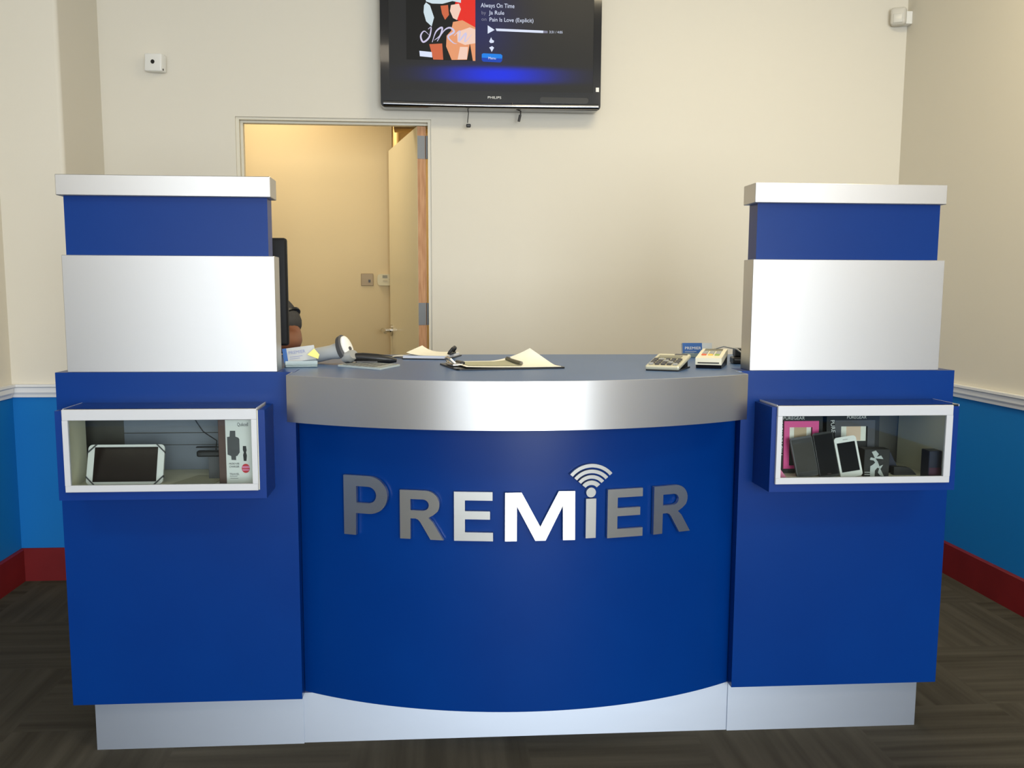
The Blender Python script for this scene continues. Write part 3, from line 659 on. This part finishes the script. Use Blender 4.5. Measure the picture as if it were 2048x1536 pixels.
# barcode scanner
t = thing('barcode_scanner', 'white and grey barcode scanner lying with its black handle to the right', 'scanner', (-.250, 2.985, Z0), R(0))
hd = Matrix.Translation((0, 0, .045)) @ Euler((0, R(-12), R(-24))).to_matrix().to_4x4()
n = 28
hc = Matrix.Translation((0, 0, .045)) @ Euler((0, R(-24), R(-30))).to_matrix().to_4x4()
def ell(u, a, bb, zc=0, yc=0): return [(u, yc+a*math.cos(2*PI*k/n), zc+bb*math.sin(2*PI*k/n)) for k in range(n)]
def loft(rings, mx, close=True):
    q = MB(); RR = [[q.b.verts.new(p) for p in r] for r in rings]
    for A, B in zip(RR, RR[1:]):
        for k in range(len(A)): q.b.faces.new((A[k], A[(k+1) % len(A)], B[(k+1) % len(A)], B[k]))
    q.b.faces.new(RR[0][::-1]); q.b.faces.new(RR[-1]); bmesh.ops.transform(q.b, matrix=mx, verts=q.b.verts); return q
part('barrel', loft([ell(-.105, .024, .016), ell(-.098, .030, .022), ell(-.05, .024, .021), ell(-.015, .026, .026)], hd), mat('milky grey plastic', (.50, .52, .52), .4), t, False, smooth=True)
part('rim', loft([ell(-.016, .026, .032), ell(-.010, .032, .044), ell(.002, .032, .045), ell(.006, .028, .040)], hc), M['dark_grey'], t, False, smooth=True)
part('back_plate', loft([ell(.004, .026, .036, .004), ell(.010, .024, .034, .004), ell(.014, .017, .026, .004)], hc), M['white'], t, False, smooth=True)
part('chin', loft([ell(-.012, .026, .014, -.026), ell(.006, .029, .019, -.024), ell(.020, .022, .014, -.025)], hc), M['grey'], t, False, smooth=True)
part('button', MB().cyl((.012, .0, -.004), (.0165, .0, -.004), .006, mx=hc, seg=14), M['dark_grey'], t, False)
hn = Matrix.Translation((0, 0, 0))
part('handle', MB().tube([(.018, 0, .021), (.05, -.004, .021), (.09, -.006, .018), (.13, -.006, .014), (.150, -.004, .011)], [.012, .0135, .0135, .012, .006], 14), M['black'], t, False, smooth=True)
part('trigger', MB().box(.030, .095, -.018, -.006, .003, .011, .003), M['dark_grey'], t, False)
# clear placard
t = thing('acrylic_placard', 'flat clear acrylic placard with a printed sheet under the scanner', 'placard', (-.177, 2.90, Z0), 0)
q = [(-.2655, 2.892), (-.1386, 2.762), (-.0878, 2.9067), (-.2147, 3.035)]
part('acrylic_sheet', MB().prism(q, Z0, Z0+.005), mat('pale acrylic', (.52, .60, .62), .15), t)
cxq, cyq = -.1766, 2.899
q2 = [(cxq+(x-cxq)*.86, cyq+(y-cyq)*.86) for x, y in q]
part('printed_sheet', MB().prism(q2, Z0+.0052, Z0+.0056), mat('grey print sheet', (.33, .37, .38), .5), t)
pr = MB()
for i in range(5):
    for k in range(4):
        a = (i+.5)/5.5; c_ = (k+.4)/4.4
        x = q2[0][0]+(q2[1][0]-q2[0][0])*a+(q2[3][0]-q2[0][0])*c_; y = q2[0][1]+(q2[1][1]-q2[0][1])*a+(q2[3][1]-q2[0][1])*c_
        pr.box(-.009, .009, -.008, .008, Z0+.0057, Z0+.006, mx=box_T(x, y, 0, R(-46)))
part('print_blocks', pr, M['dark_grey'], t)
# pencil and paper slip behind the scanner
t = thing('pencil', 'orange pencil behind the scanner barrel', 'pencil', (-.35, 3.34, Z0+.004), R(-18))
part('shaft', MB().cyl((-.06, 0, .0), (.040, 0, 0), .0038, seg=6), M['orange'], t, False)
part('point', MB().cyl((.040, 0, 0), (.055, 0, 0), .0038, .0004, seg=6), M['tan_card'], t, False)
tag(part('paper_slip', MB().grid(lambda u, v: Vector((-.125+.075*u, 3.30-.10*u+.05*v, Z0+.006*math.sin(PI*u)+.001)), 10, 3, .0006), M['paper'], None), 'narrow white paper slip between scanner handle and stacked sheets', 'paper slip')
# far clipboard with a stack of sheets
t = thing('paper_stack', 'stack of white sheets with a curled corner and black clip, behind the near clipboard', 'paper stack', (.006, 3.27, Z0), R(-14))
part('backing_board', MB().box(-.076, .074, -.09, .12, 0, .003), M['black'], t, False)
part('sheets', MB().box(-.074, .066, -.088, .115, .0032, .0115), mat('bluish white paper', (.66, .70, .80), .7), t, False)
def curl(u, v):
    x = -.074+.140*u; y = -.088+.203*v
    h = .021*max(0, 1-u/.55)**2*(.45+.55*v)
    return Vector((x+.012*max(0, 1-u/.55)**2, y, .0127+h))
part('top_sheet', MB().grid(curl, 20, 8, .0008), M['paper'], t, False, smooth=True)
part('clip', MB().box(.058, .074, -.030, .035, .0125, .020, .003).tube([(.064, -.028, .018), (.074, -.022, .032), (.076, 0, .036), (.074, .024, .032), (.064, .03, .018)], .005, 8), M['black'], t, False, smooth=True)
# near clipboard with form and pen
t = thing('clipboard', 'clipboard with a form whose far corner curls up, centre of the worktop', 'clipboard', (.21, 2.90, Z0), 0)
ax = Vector((.385-.0736, 2.80-2.736, 0)).normalized(); ay = Vector((-ax.y, ax.x, 0)); o0 = Vector((.0736, 2.738, Z0))
mxc = Matrix(((ax.x, ay.x, 0, o0.x), (ax.y, ay.y, 0, o0.y), (0, 0, 1, o0.z), (0, 0, 0, 1)))
part('board', MB().prism(rrect(0, .318, 0, .232, .012), 0, .004, mxc), M['black'], t)
def sheet(u, v):
    x = .028+.279*u; y = .008+.214*v
    c1 = max(0, (u-.45)/.55)*max(0, (v-.25)/.75)
    h = .043*c1**1.5*(1-.0*u)
    return mxc @ Vector((x-.040*c1**2, y-.04*c1**2, .0055+h+.003*math.sin(PI*u)*v+.004*(1-u)**3))
part('form_sheet', MB().grid(sheet, 28, 20, .0010), M['paper'], t, smooth=True)
def printed(u, v):
    p = sheet(.05+.55*u, .14+.70*v); return p+Vector((0, 0, .0012))
part('printed_area', MB().grid(printed, 16, 8), M['form'], t, smooth=True, label='grey green printed field')
part('clip', MB().box(.004, .036, .07, .165, .005, .013, .003, mx=mxc).tube([(.012, .075, .012), (.002, .085, .024), (.000, .118, .028), (.002, .150, .024), (.012, .16, .012)], .004, mx=mxc), M['steel'], t, smooth=True)
part('clip_pad', MB().box(.030, .044, .085, .15, .009, .018, .003, mx=mxc), M['black'], t)
t = thing('pen', 'dark grey pen lying across the form on the clipboard', 'pen', (.247, 2.90, Z0+.014), 0)
part('barrel', MB().cyl((.2290, 2.965, Z0+.0165), (.2600, 2.825, Z0+.013), .0055, seg=14), mat('olive grey pen', (.10, .10, .07), .4), t, smooth=True)
part('tip', MB().cyl((.2600, 2.825, Z0+.013), (.2630, 2.811, Z0+.0128), .0050, .001, seg=12), M['steel'], t)
part('pocket_clip', MB().box(-.0012, .0012, 0, .04, .0055, .0075, mx=box_T(.2290, 2.963, Z0+.0165, R(192))), M['steel'], t)

# ================================================================== things in the left case
ZF = .7795
t = thing('tablet', 'white tablet held by dark corner straps in the left display case', 'tablet', (-.803, 2.60, ZF))
tw, thh = .197, .1075
TB = Matrix.Translation((-.8035, 2.634, ZF+.001)) @ Matrix.Rotation(R(-22), 4, 'X')
shear = Matrix(((1, 0, .075, 0), (0, 1, 0, 0), (0, 0, 1, 0), (0, 0, 0, 1)))
TBM = TB
b = MB(); b.xz(rrect(-tw/2, tw/2, 0, thh, .011), 0, .008, TBM); part('body', b, M['white'], t)
part('screen', MB().box(-tw/2+.017, tw/2-.017, -.0012, .0002, .007, thh-.007, mx=TBM), mat('brown black glass', (.014, .009, .008), .12, spec=.3), t)
def strap(pts): return MB().xz(pts, -.0022, .009, TBM)
for sx in (-1, 1):
    for z0, sz in ((0, 1), (thh, -1)):
        x = sx*tw/2; e = .024
        p = [(x+sx*.001, z0+sz*e), (x+sx*.001, z0+sz*(e-.005)), (x-sx*(e-.005), z0-sz*.001), (x-sx*e, z0-sz*.001)]
        part('corner_strap', strap(p), M['dark_grey'], t)
part('stand', MB().box(-.05, .05, .009, .012, .0, .07, mx=TBM).box(-.85, -.76, 2.645, 2.70, ZF+.0005, ZF+.003), M['black'], t)
# product box
t = thing('adapter_box', 'white and brown box of a USB cable adapter in the left display case', 'product box', (-.515, 2.62, ZF))
bx0, bx1, by0 = -.5380, -.4695, 2.634
part('carton', MB().box(bx0-.019, bx1, by0, 2.684, ZF, .9500, .001, 1), M['brown'], t)
part('front_print', MB().box(bx0, bx1-.0005, by0-.0006, by0-.0001, ZF+.0005, .9495), M['white'], t, label='white printed front')
y = by0-.0012
def bp(u, v): return (bx0+(u-270)/520*.0685, .9487-(v-150)/1225*.1665)     # layout grid of the printed front
def bpoly(name, pts, m, k=0): return part(name, MB().xz([bp(*p) for p in pts], y-.0004*k, y+.0006), m, t)
bpoly('adapter_picture', [(300, 475), (350, 470), (360, 355), (465, 355), (465, 470), (520, 490), (540, 520), (540, 780), (490, 850), (465, 850), (465, 930), (375, 925), (370, 850), (300, 820)], M['dark_grey'])
bpoly('plug_picture', [(605, 655), (668, 655), (678, 740), (665, 780), (680, 840), (668, 950), (615, 948), (605, 830), (620, 780), (603, 735)], M['black'])
part('red_badge', MB().xz([(bp(650, 1095)[0]+.0105*math.cos(a*PI/16), bp(650, 1095)[1]+.0122*math.sin(a*PI/16)) for a in range(32)], y, y+.0006), M['red_print'], t)
bpoly('badge_stripe', [(585, 1050), (725, 1050), (728, 1090), (580, 1090)], M['pink_pale'], 1); bpoly('badge_stripe', [(580, 1110), (720, 1110), (715, 1140), (590, 1140)], M['pink_pale'], 1)
text('print_text', 'Quikcell', .0135, (bp(505, 265)[0], y, bp(505, 265)[1]), M['text_dark'], t, width=.028)
text('print_text', 'MICRO USB', .0070, (bp(325, 1018)[0], y, bp(325, 1018)[1]), M['text_dark'], t, width=.026)
text('print_text', 'CHARGER', .0070, (bp(325, 1075)[0], y, bp(325, 1075)[1]), M['text_dark'], t, width=.026)
text('print_text', 'TRAVEL', .0075, (bp(325, 1225)[0], y, bp(325, 1225)[1]), M['text_dark'], t, width=.026)
bpoly('print_line', [(330, 1240), (480, 1240), (480, 1252), (330, 1252)], M['grey']); bpoly('print_line', [(340, 1280), (495, 1285), (495, 1295), (340, 1290)], M['grey'])
# leads and plug
t = thing('charging_lead', 'thin black leads with a plug hanging beside the adapter box', 'cable', (-.60, 2.66, ZF))
part('lead', MB().tube([(-.675, 2.70, .966), (-.645, 2.70, .951), (-.610, 2.70, .944), (-.560, 2.71, .942), (-.54, 2.72, .95)], .0016), M['black'], t)
part('lead', MB().tube([(-.642, 2.70, .966), (-.626, 2.70, .935), (-.610, 2.70, .910), (-.592, 2.70, .897), (-.575, 2.70, .885), (-.578, 2.70, .86)], .0016), M['black'], t)
part('plug', MB().box(-.628, -.565, 2.69, 2.715, .842, .858, .004).box(-.630, -.565, 2.695, 2.711, .866, .869, .001), M['black'], t)
part('support', MB().box(-.60, -.56, 2.705, 2.720, ZF, .845), M['dark_grey'], t)
tag(part('leaflet', MB().prism([(-.69, 2.62), (-.575, 2.61), (-.560, 2.74), (-.64, 2.76)], ZF, ZF+.0012), mat('pale leaflet', (.62, .58, .40), .6), None), 'pale flat leaflet on the floor of the left display case', 'leaflet')

# ================================================================== things in the right case
def phone(name, label, x, y, w, h, tilt, lean, body, face, bez=.004, top=.012, extra=None):
    t = thing(name, label, 'phone', (x, y, ZF), group='phones in the right display case')
    mx = Matrix.Translation((x, y, ZF+.001)) @ Matrix.Rotation(R(lean), 4, 'Y') @ Matrix.Rotation(R(-tilt), 4, 'X')
    part('body', MB().xz(rrect(-w/2, w/2, 0, h, .009), 0, .008, mx), body, t)
    part('screen', MB().box(-w/2+bez, w/2-bez, -.0010, .0002, top, h-top, mx=mx), face, t)
    if extra: extra(t, mx, w, h)
    return t
def film(t, mx, w, h):
    part('dark_band', MB().box(-w/2+.004, w/2-.004, -.0012, .0001, h-.018, h-.006, mx=mx).box(-w/2+.004, w/2-.004, -.0012, .0001, .003, .013, mx=mx), M['black'], t)
phone('mobile_phone', 'dark grey phone, leftmost of the phones in the right case', 1.0450, 2.640, .064, .1125, 15, -8.5, M['dark_grey'], M['phone_grey'], .004, .014, film)
def dot(t, mx, w, h): part('home_mark', MB().box(-.006, .004, -.0016, -.0008, .008, .010, mx=mx), M['maroon'], t)
phone('mobile_phone', 'tall black phone between the grey phone and the white phone', 1.1040, 2.633, .058, .1255, 14, -7.5, M['black'], M['phone_screen'], .003, .006, dot)
def home(t, mx, w, h): part('speaker_slot', MB().box(-.007, .007, -.0012, .0001, h-.009, h-.0075, mx=mx), M['grey'], t)
phone('mobile_phone', 'white phone with dark screen in the right display case', 1.1640, 2.627, .063, .1135, 13, -8.5, M['white'], M['phone_screen'], .006, .016, home)
def pack(x, y, w, h, label, border, pic, tilt=4, lean=0):
    t = thing('case_package', label, 'package', (x, y, ZF), group='phone cover packages in the right display case')
    mx = Matrix.Translation((x, y, ZF+.001)) @ Matrix.Rotation(R(lean), 4, 'Y') @ Matrix.Rotation(R(-tilt), 4, 'X')
    part('card', MB().box(-w/2, w/2, 0, .012, 0, h, mx=mx), M['matt_black'], t)
    me = curve_mesh([[(-w*.36, h*.07), (w*.40, h*.07), (w*.40, h*.84), (-w*.36, h*.84)], [(-w*.24, h*.12), (w*.26, h*.12), (w*.26, h*.74), (-w*.24, h*.74)]], .003)
    me.transform(mx @ Matrix.Translation((0, -.003, 0)) @ UP); part('phone_cover', me, border, t)
    part('picture', MB().box(-w*.24, w*.24, -.0015, 0, h*.50, h*.76, mx=mx), M['paper'], t)
    part('picture_detail', MB().box(-w*.13, w*.14, -.0022, -.001, h*.51, h*.75, mx=mx), pic, t)
    return t, mx
t, mx = pack(1.0400, 2.700, .132, .175, 'pink phone cover in a black package at the left end of the right case', M['pink'], M['tan_card'], 3, 0)
me = text_mesh('PUREGEAR', .013, .0002); me.transform(mx @ Matrix.Translation((-.050, -.002, .151)) @ UP); part('print_text', me, M['text_white'], t)
me = text_mesh('PROTECTION', .015, .0002); me.transform(mx @ Matrix.Translation((-.0500, -.002, .050)) @ Matrix.Rotation(R(-90), 4, 'Y') @ UP); part('print_text', me, M['text_white'], t)
t, mx = pack(1.2000, 2.712, .155, .175, 'dark grey phone cover in a black package behind the white phone', mat('charcoal cover', (.06, .06, .07), .5), mat('peach picture', (.75, .55, .40), .6), 3, 0)
me = text_mesh('PUREGEAR', .012, .0002); me.transform(mx @ Matrix.Translation((-.020, -.002, .151)) @ UP); part('print_text', me, M['text_white'], t)
me = text_mesh('PURE', .016, .0002); me.transform(mx @ Matrix.Translation((-.0695, -.0075, .148)) @ Matrix.Rotation(R(84), 4, 'Y') @ UP); part('print_text', me, M['text_white'], t)
tag(part('leaflet', MB().xz([(.9355, ZF), (.975, ZF), (.9355, .830)], 2.610, 2.614), M['pink_pale'], None), 'pale pink card corner at the left end of the right case', 'card')
# printed box with a pale figure pattern
t = thing('printed_box', 'small black box with a white splash pattern in the right case', 'box', (1.228, 2.585, ZF))
bxm = box_T(1.230, 2.638, ZF, R(-4))
part('carton', MB().box(-.030, .040, -.006, .040, 0, .077, .001, 1, bxm), M['matt_black'], t)
yb = -.0075
for pl in ([(.000, .070), (.010, .074), (.018, .064), (.013, .056), (.024, .060), (.030, .050), (.026, .040), (.016, .043), (.010, .052), (-.002, .055), (-.004, .048), (.006, .046), (.010, .040), (.004, .034), (-.002, .030), (-.002, .012), (-.001, .001), (.010, .001), (.010, .018), (.016, .026), (.024, .022), (.030, .034), (.022, .030), (.018, .012), (.024, .004), (.034, .001)],):
    me = curve_mesh([[(x*1.1-.011, z) for x, z in pl]], .0005); me.transform(bxm @ Matrix.Translation((0, yb, 0)) @ UP); part('splash_print', me, mat('pale grey print', (.50, .53, .52), .6), t)
me = text_mesh('NEW', .009, .0002); me.transform(bxm @ Matrix.Translation((-.027, yb, .010)) @ UP)
part('print_line', MB().box(-.028, -.006, yb, yb+.001, .012, .0135, mx=bxm).box(-.028, -.004, yb, yb+.001, .006, .0075, mx=bxm), M['text_white'], t)
bpy.data.meshes.remove(me)
t = thing('phone_case', 'dark navy phone pouch leaning behind the splash patterned box', 'phone pouch', (1.29, 2.69, ZF), group='dark pouches in the right display case')
part('pouch', MB().xz([(1.240, ZF), (1.3365, ZF), (1.3190, .802), (1.3000, .838), (1.2930, .843), (1.2440, .843)], 2.688, 2.702), M['navy'], t)
part('pouch_flap', MB().xz([(1.245, ZF+.001), (1.322, ZF+.001), (1.316, .796), (1.245, .796)], 2.6865, 2.688), M['black'], t)
t = thing('phone_case', 'low black pouch at the right of the navy pouch', 'phone pouch', (1.33, 2.66, ZF), group='dark pouches in the right display case')
part('pouch', MB().xz([(1.295, ZF), (1.362, ZF), (1.3470, .795), (1.3390, .8), (1.3100, .803), (1.295, .803)], 2.652, 2.672), M['matt_black'], t)
part('pouch_stitch', MB().xz([(1.300, ZF+.002), (1.352, ZF+.002), (1.350, ZF+.0035), (1.300, ZF+.0035)], 2.651, 2.652), M['dark_grey'], t)
t = thing('phone_box', 'upright dark maroon and navy box at the right end of the right case', 'box', (1.387, 2.61, ZF))
part('carton', MB().box(1.3600, 1.3965, 2.585, 2.63, ZF, .8580, .0015, 1), M['navy'], t)
part('lower_print', MB().box(1.361, 1.396, 2.5842, 2.5849, ZF+.001, .812), M['maroon'], t, label='dark maroon lower print')

# ================================================================== monitor seen edge-on behind the left tower
t = thing('computer_monitor', 'black computer monitor standing behind the left tower', 'monitor', (-.66, 2.99, Z0))
part('screen_housing', MB().box(-.885, -.4105, 2.935, 2.965, 1.1275, 1.437, .008, 3), mat('dull black plastic', (.010, .010, .011), .5, spec=.2), t, smooth=True)
part('rear_bulge', MB().box(-.80, -.53, 2.905, 2.936, 1.17, 1.38, .012, 3), M['matt_black'], t, smooth=True)
part('screen', MB().box(-.87, -.425, 2.9651, 2.966, 1.145, 1.425), M['phone_screen'], t)
part('stand_neck', MB().box(-.685, -.625, 2.915, 2.935, Z0+.008, 1.20, .004), M['black'], t)
part('stand_foot', MB().prism(rrect(-.78, -.53, 2.88, 3.06, .03), Z0, Z0+.010), M['black'], t)
t = thing('keyboard', 'black keyboard behind the left tower in front of the seated person', 'keyboard', (-.70, 3.24, Z0))
part('base', MB().box(-.90, -.54, 3.17, 3.29, Z0, Z0+.012, .003), M['black'], t)
kb = MB()
for i in range(15):
    for k in range(5): kb.box(-.892+i*.0232, -.892+i*.0232+.019, 3.177+k*.0215, 3.177+k*.0215+.018, Z0+.012, Z0+.018, .002, 1)
part('keys', kb, M['dark_grey'], t)

# ================================================================== person seated behind the monitor
def skin(name, V, E, m, parent, root=0, sub=2):
    me = bpy.data.meshes.new(name); me.from_pydata([v[0] for v in V], E, []); o = bpy.data.objects.new(name, me); C.objects.link(o)
    md = o.modifiers.new('s', 'SKIN'); md.use_smooth_shade = True; md.branch_smoothing = .6
    sv = me.skin_vertices[0].data
    for i, v in enumerate(V):
        r = v[1]; sv[i].radius = (r, r) if not isinstance(r, tuple) else r; sv[i].use_root = (i == root)
    sb = o.modifiers.new('u', 'SUBSURF'); sb.levels = sub; sb.render_levels = sub
    bpy.context.view_layer.update(); dg = bpy.context.evaluated_depsgraph_get()
    m2 = bpy.data.meshes.new_from_object(o.evaluated_get(dg)); bpy.data.objects.remove(o); bpy.data.meshes.remove(me)
    return part(name, m2, m, parent, smooth=True)
PX, PY = -.735, 3.66
per = thing('person', 'person in a charcoal short sleeved shirt seated behind the monitor, only one arm showing', 'person', (PX, PY, 0))
seat = .70
V = []; Ed = []
def v(x, y, z, r, link=None):
    V.append(((PX+x, PY+y, z), r)); i = len(V)-1
    if link is not None: Ed.append((link, i))
    return i
pel = v(0, .02, seat+.12, (.11, .08)); bel = v(0, .02, seat+.25, (.11, .085), pel); che = v(0, .0, seat+.42, (.115, .085), bel); upc = v(0, .0, seat+.52, (.095, .065), che)
nk = v(0, -.005, seat+.61, .056, upc); nk2 = v(0, -.015, seat+.655, .053, nk); hd0 = v(0, -.035, seat+.70, (.062, .074), nk2); hd1 = v(0, -.030, seat+.76, (.080, .100), hd0); hd2 = v(0, -.02, seat+.82, (.080, .100), hd1); hd3 = v(0, -.015, seat+.870, (.050, .066), hd2)
hands = []
for s in (1, -1):
    sh = v(s*.160, -.01, seat+.545, .042, upc)
    el0 = v(s*.213, -.03, seat+.480, .048, sh)
    um = v(s*.240, -.07, seat+.41, .051, el0)
    el = v(s*.245, -.135, seat+.425-.02, .043, um)
    fa = v(s*.185, -.25, seat+.418, .038, el)
    wr = v(s*.115, -.350, seat+.412, .026, fa)
    pa = v(s*.090, -.395, seat+.412, (.030, .016), wr)
    kn = v(s*.078, -.425, seat+.412, (.034, .013), pa)
    for k, (dx, ln_) in enumerate(((-.027, .058), (-.009, .066), (.009, .062), (.026, .048))):
        a = v(s*(.078-dx*s*s)+0, -.445, seat+.413, .0085, kn)
        V[a] = ((PX+s*.078+dx, PY-.447, seat+.413), .0085)
        b1 = v(0, 0, 0, .0080, a); V[b1] = ((PX+s*.075+dx*1.15, PY-.447-ln_*.5, seat+.414), .0080)
        c1 = v(0, 0, 0, .0068, b1); V[c1] = ((PX+s*.072+dx*1.2, PY-.447-ln_*.92, seat+.404), .0068)
    th = v(0, 0, 0, .0105, pa); V[th] = ((PX+s*.048, PY-.415, seat+.408), .0105)
    t2 = v(0, 0, 0, .0085, th); V[t2] = ((PX+s*.034, PY-.450, seat+.405), .0085)
    hp = v(s*.075, .01, seat+.10, .040, pel); tg = v(s*.12, -.16, seat+.075, .045, hp); kne = v(s*.125, -.2, seat+.05, .045, tg)
    V[kne] = ((PX+s*.13, PY-.19-.03, seat+.03), .045)
    cf = v(s*.13, -.16, seat-.17, .042, kne); ank = v(s*.13, -.13, seat-.40, .030, cf); ft = v(s*.13, -.16, seat-.43, .026, ank)
body = skin('body', V, Ed, M['skin'], per)
# shirt, trousers, shoes follow the body
V = []; Ed = []
pel = v(0, .022, seat+.15, (.178, .138)); bel = v(0, .02, seat+.27, (.160, .125), pel); che = v(0, 0, seat+.42, (.165, .125), bel); upc = v(0, 0, seat+.54, (.135, .098), che); nn = v(0, -.003, seat+.600, .070, upc)
for s in (1, -1):
    sh = v(s*.160, -.01, seat+.556, .066, upc); el0 = v(s*.213, -.03, seat+.490, .066, sh); um = v(s*.240, -.060, seat+.425, .063, el0)
shirt = skin('shirt', V, Ed, M['shirt'], per)
V = []; Ed = []
wst = v(0, .02, seat+.24, (.145, .112)); pel = v(0, .025, seat+.13, (.165, .125), wst)
for s in (1, -1):
    hp = v(s*.09, .0, seat+.085, .098, pel); tg = v(s*.12, -.15, seat+.078, .086, hp); kne = v(s*.13, -.22, seat+.03, .068, tg); cf = v(s*.13, -.16, seat-.17, .062, kne); ank = v(s*.13, -.13, seat-.40, .052, cf)
skin('trousers', V, Ed, M['trousers'], per)
for s in (1, -1):
    V = []; Ed = []
    a = v(s*.13, -.115, seat-.415, .040); b1 = v(s*.13, -.18, seat-.43, .038, a); c1 = v(s*.136, -.27, seat-.44, .032, b1)
    skin('shoe', V, Ed, M['black'], per)
hz = seat+.775
part('hair', MB().ball((PX, PY+.004, seat+.832), .079, (1.0, 1.18, .84), 28), M['hair'], per, smooth=True)
for s in (1, -1):
    part('eye', MB().ball((PX+s*.030, PY-.1035, hz+.005), .011, (1, .7, .8), 14), M['eye'], per, smooth=True)
    part('pupil', MB().ball((PX+s*.030, PY-.1098, hz+.004), .0052, (1, .4, 1), 10), M['black'], per, smooth=True)
    part('ear', MB().ball((PX+s*.074, PY-.025, hz-.005), .026, (.35, .7, 1.1), 14), M['skin'], per, smooth=True)
part('nose', MB().tube([(PX, PY-.112, hz+.01), (PX, PY-.126, hz-.015), (PX, PY-.134, hz-.032), (PX, PY-.118, hz-.040)], [.007, .010, .014, .008], 12), M['skin'], per, smooth=True)
part('mouth', MB().ball((PX, PY-.104, hz-.062), .022, (1, .4, .25), 16), mat('lips', (.18, .05, .04), .5), per, smooth=True)
# dark bands on the visible sleeve
def ring(c, d, r, w_, m, nm):
    d = Vector(d).normalized(); c = Vector(c); part(nm, MB().lathe([(r*.90, -w_), (r, -w_*.6), (r, w_*.6), (r*.90, w_)], 28, Matrix.Translation(c) @ d.to_track_quat('Z', 'Y').to_matrix().to_4x4()), m, shirt, smooth=True)
for s in (1, -1):
    ring((PX+s*.2145, PY-.032, seat+.487), (s*.050, -.03, -.075), .0640, .006, M['black'], 'sleeve_band')
# stool
t = thing('stool', 'high stool with a round seat under the seated person', 'stool', (PX, PY+.04, 0))
part('seat', MB().lathe([(.02, seat-.045), (.17, seat-.045), (.185, seat-.03), (.185, seat-.012), (.17, seat), (.02, seat+.002)], 36, Matrix.Translation((PX, PY+.04, -.016))), M['black'], t, smooth=True)
part('column', MB().cyl((PX, PY+.04, .04), (PX, PY+.04, seat-.05), .025), M['steel'], t, smooth=True)
part('foot_ring', MB().tube([(PX+.2*math.cos(a*PI/18), PY+.04+.2*math.sin(a*PI/18), .235) for a in range(36)], .011, 10, closed=True).tube([(PX-.2, PY+.04, .235), (PX+.2, PY+.04, .235)], .008), M['steel'], t, smooth=True)
part('base', MB().lathe([(.02, .05), (.05, .045), (.22, .012), (.225, 0), (.02, 0)], 36, Matrix.Translation((PX, PY+.04, 0))), M['steel'], t, smooth=True)
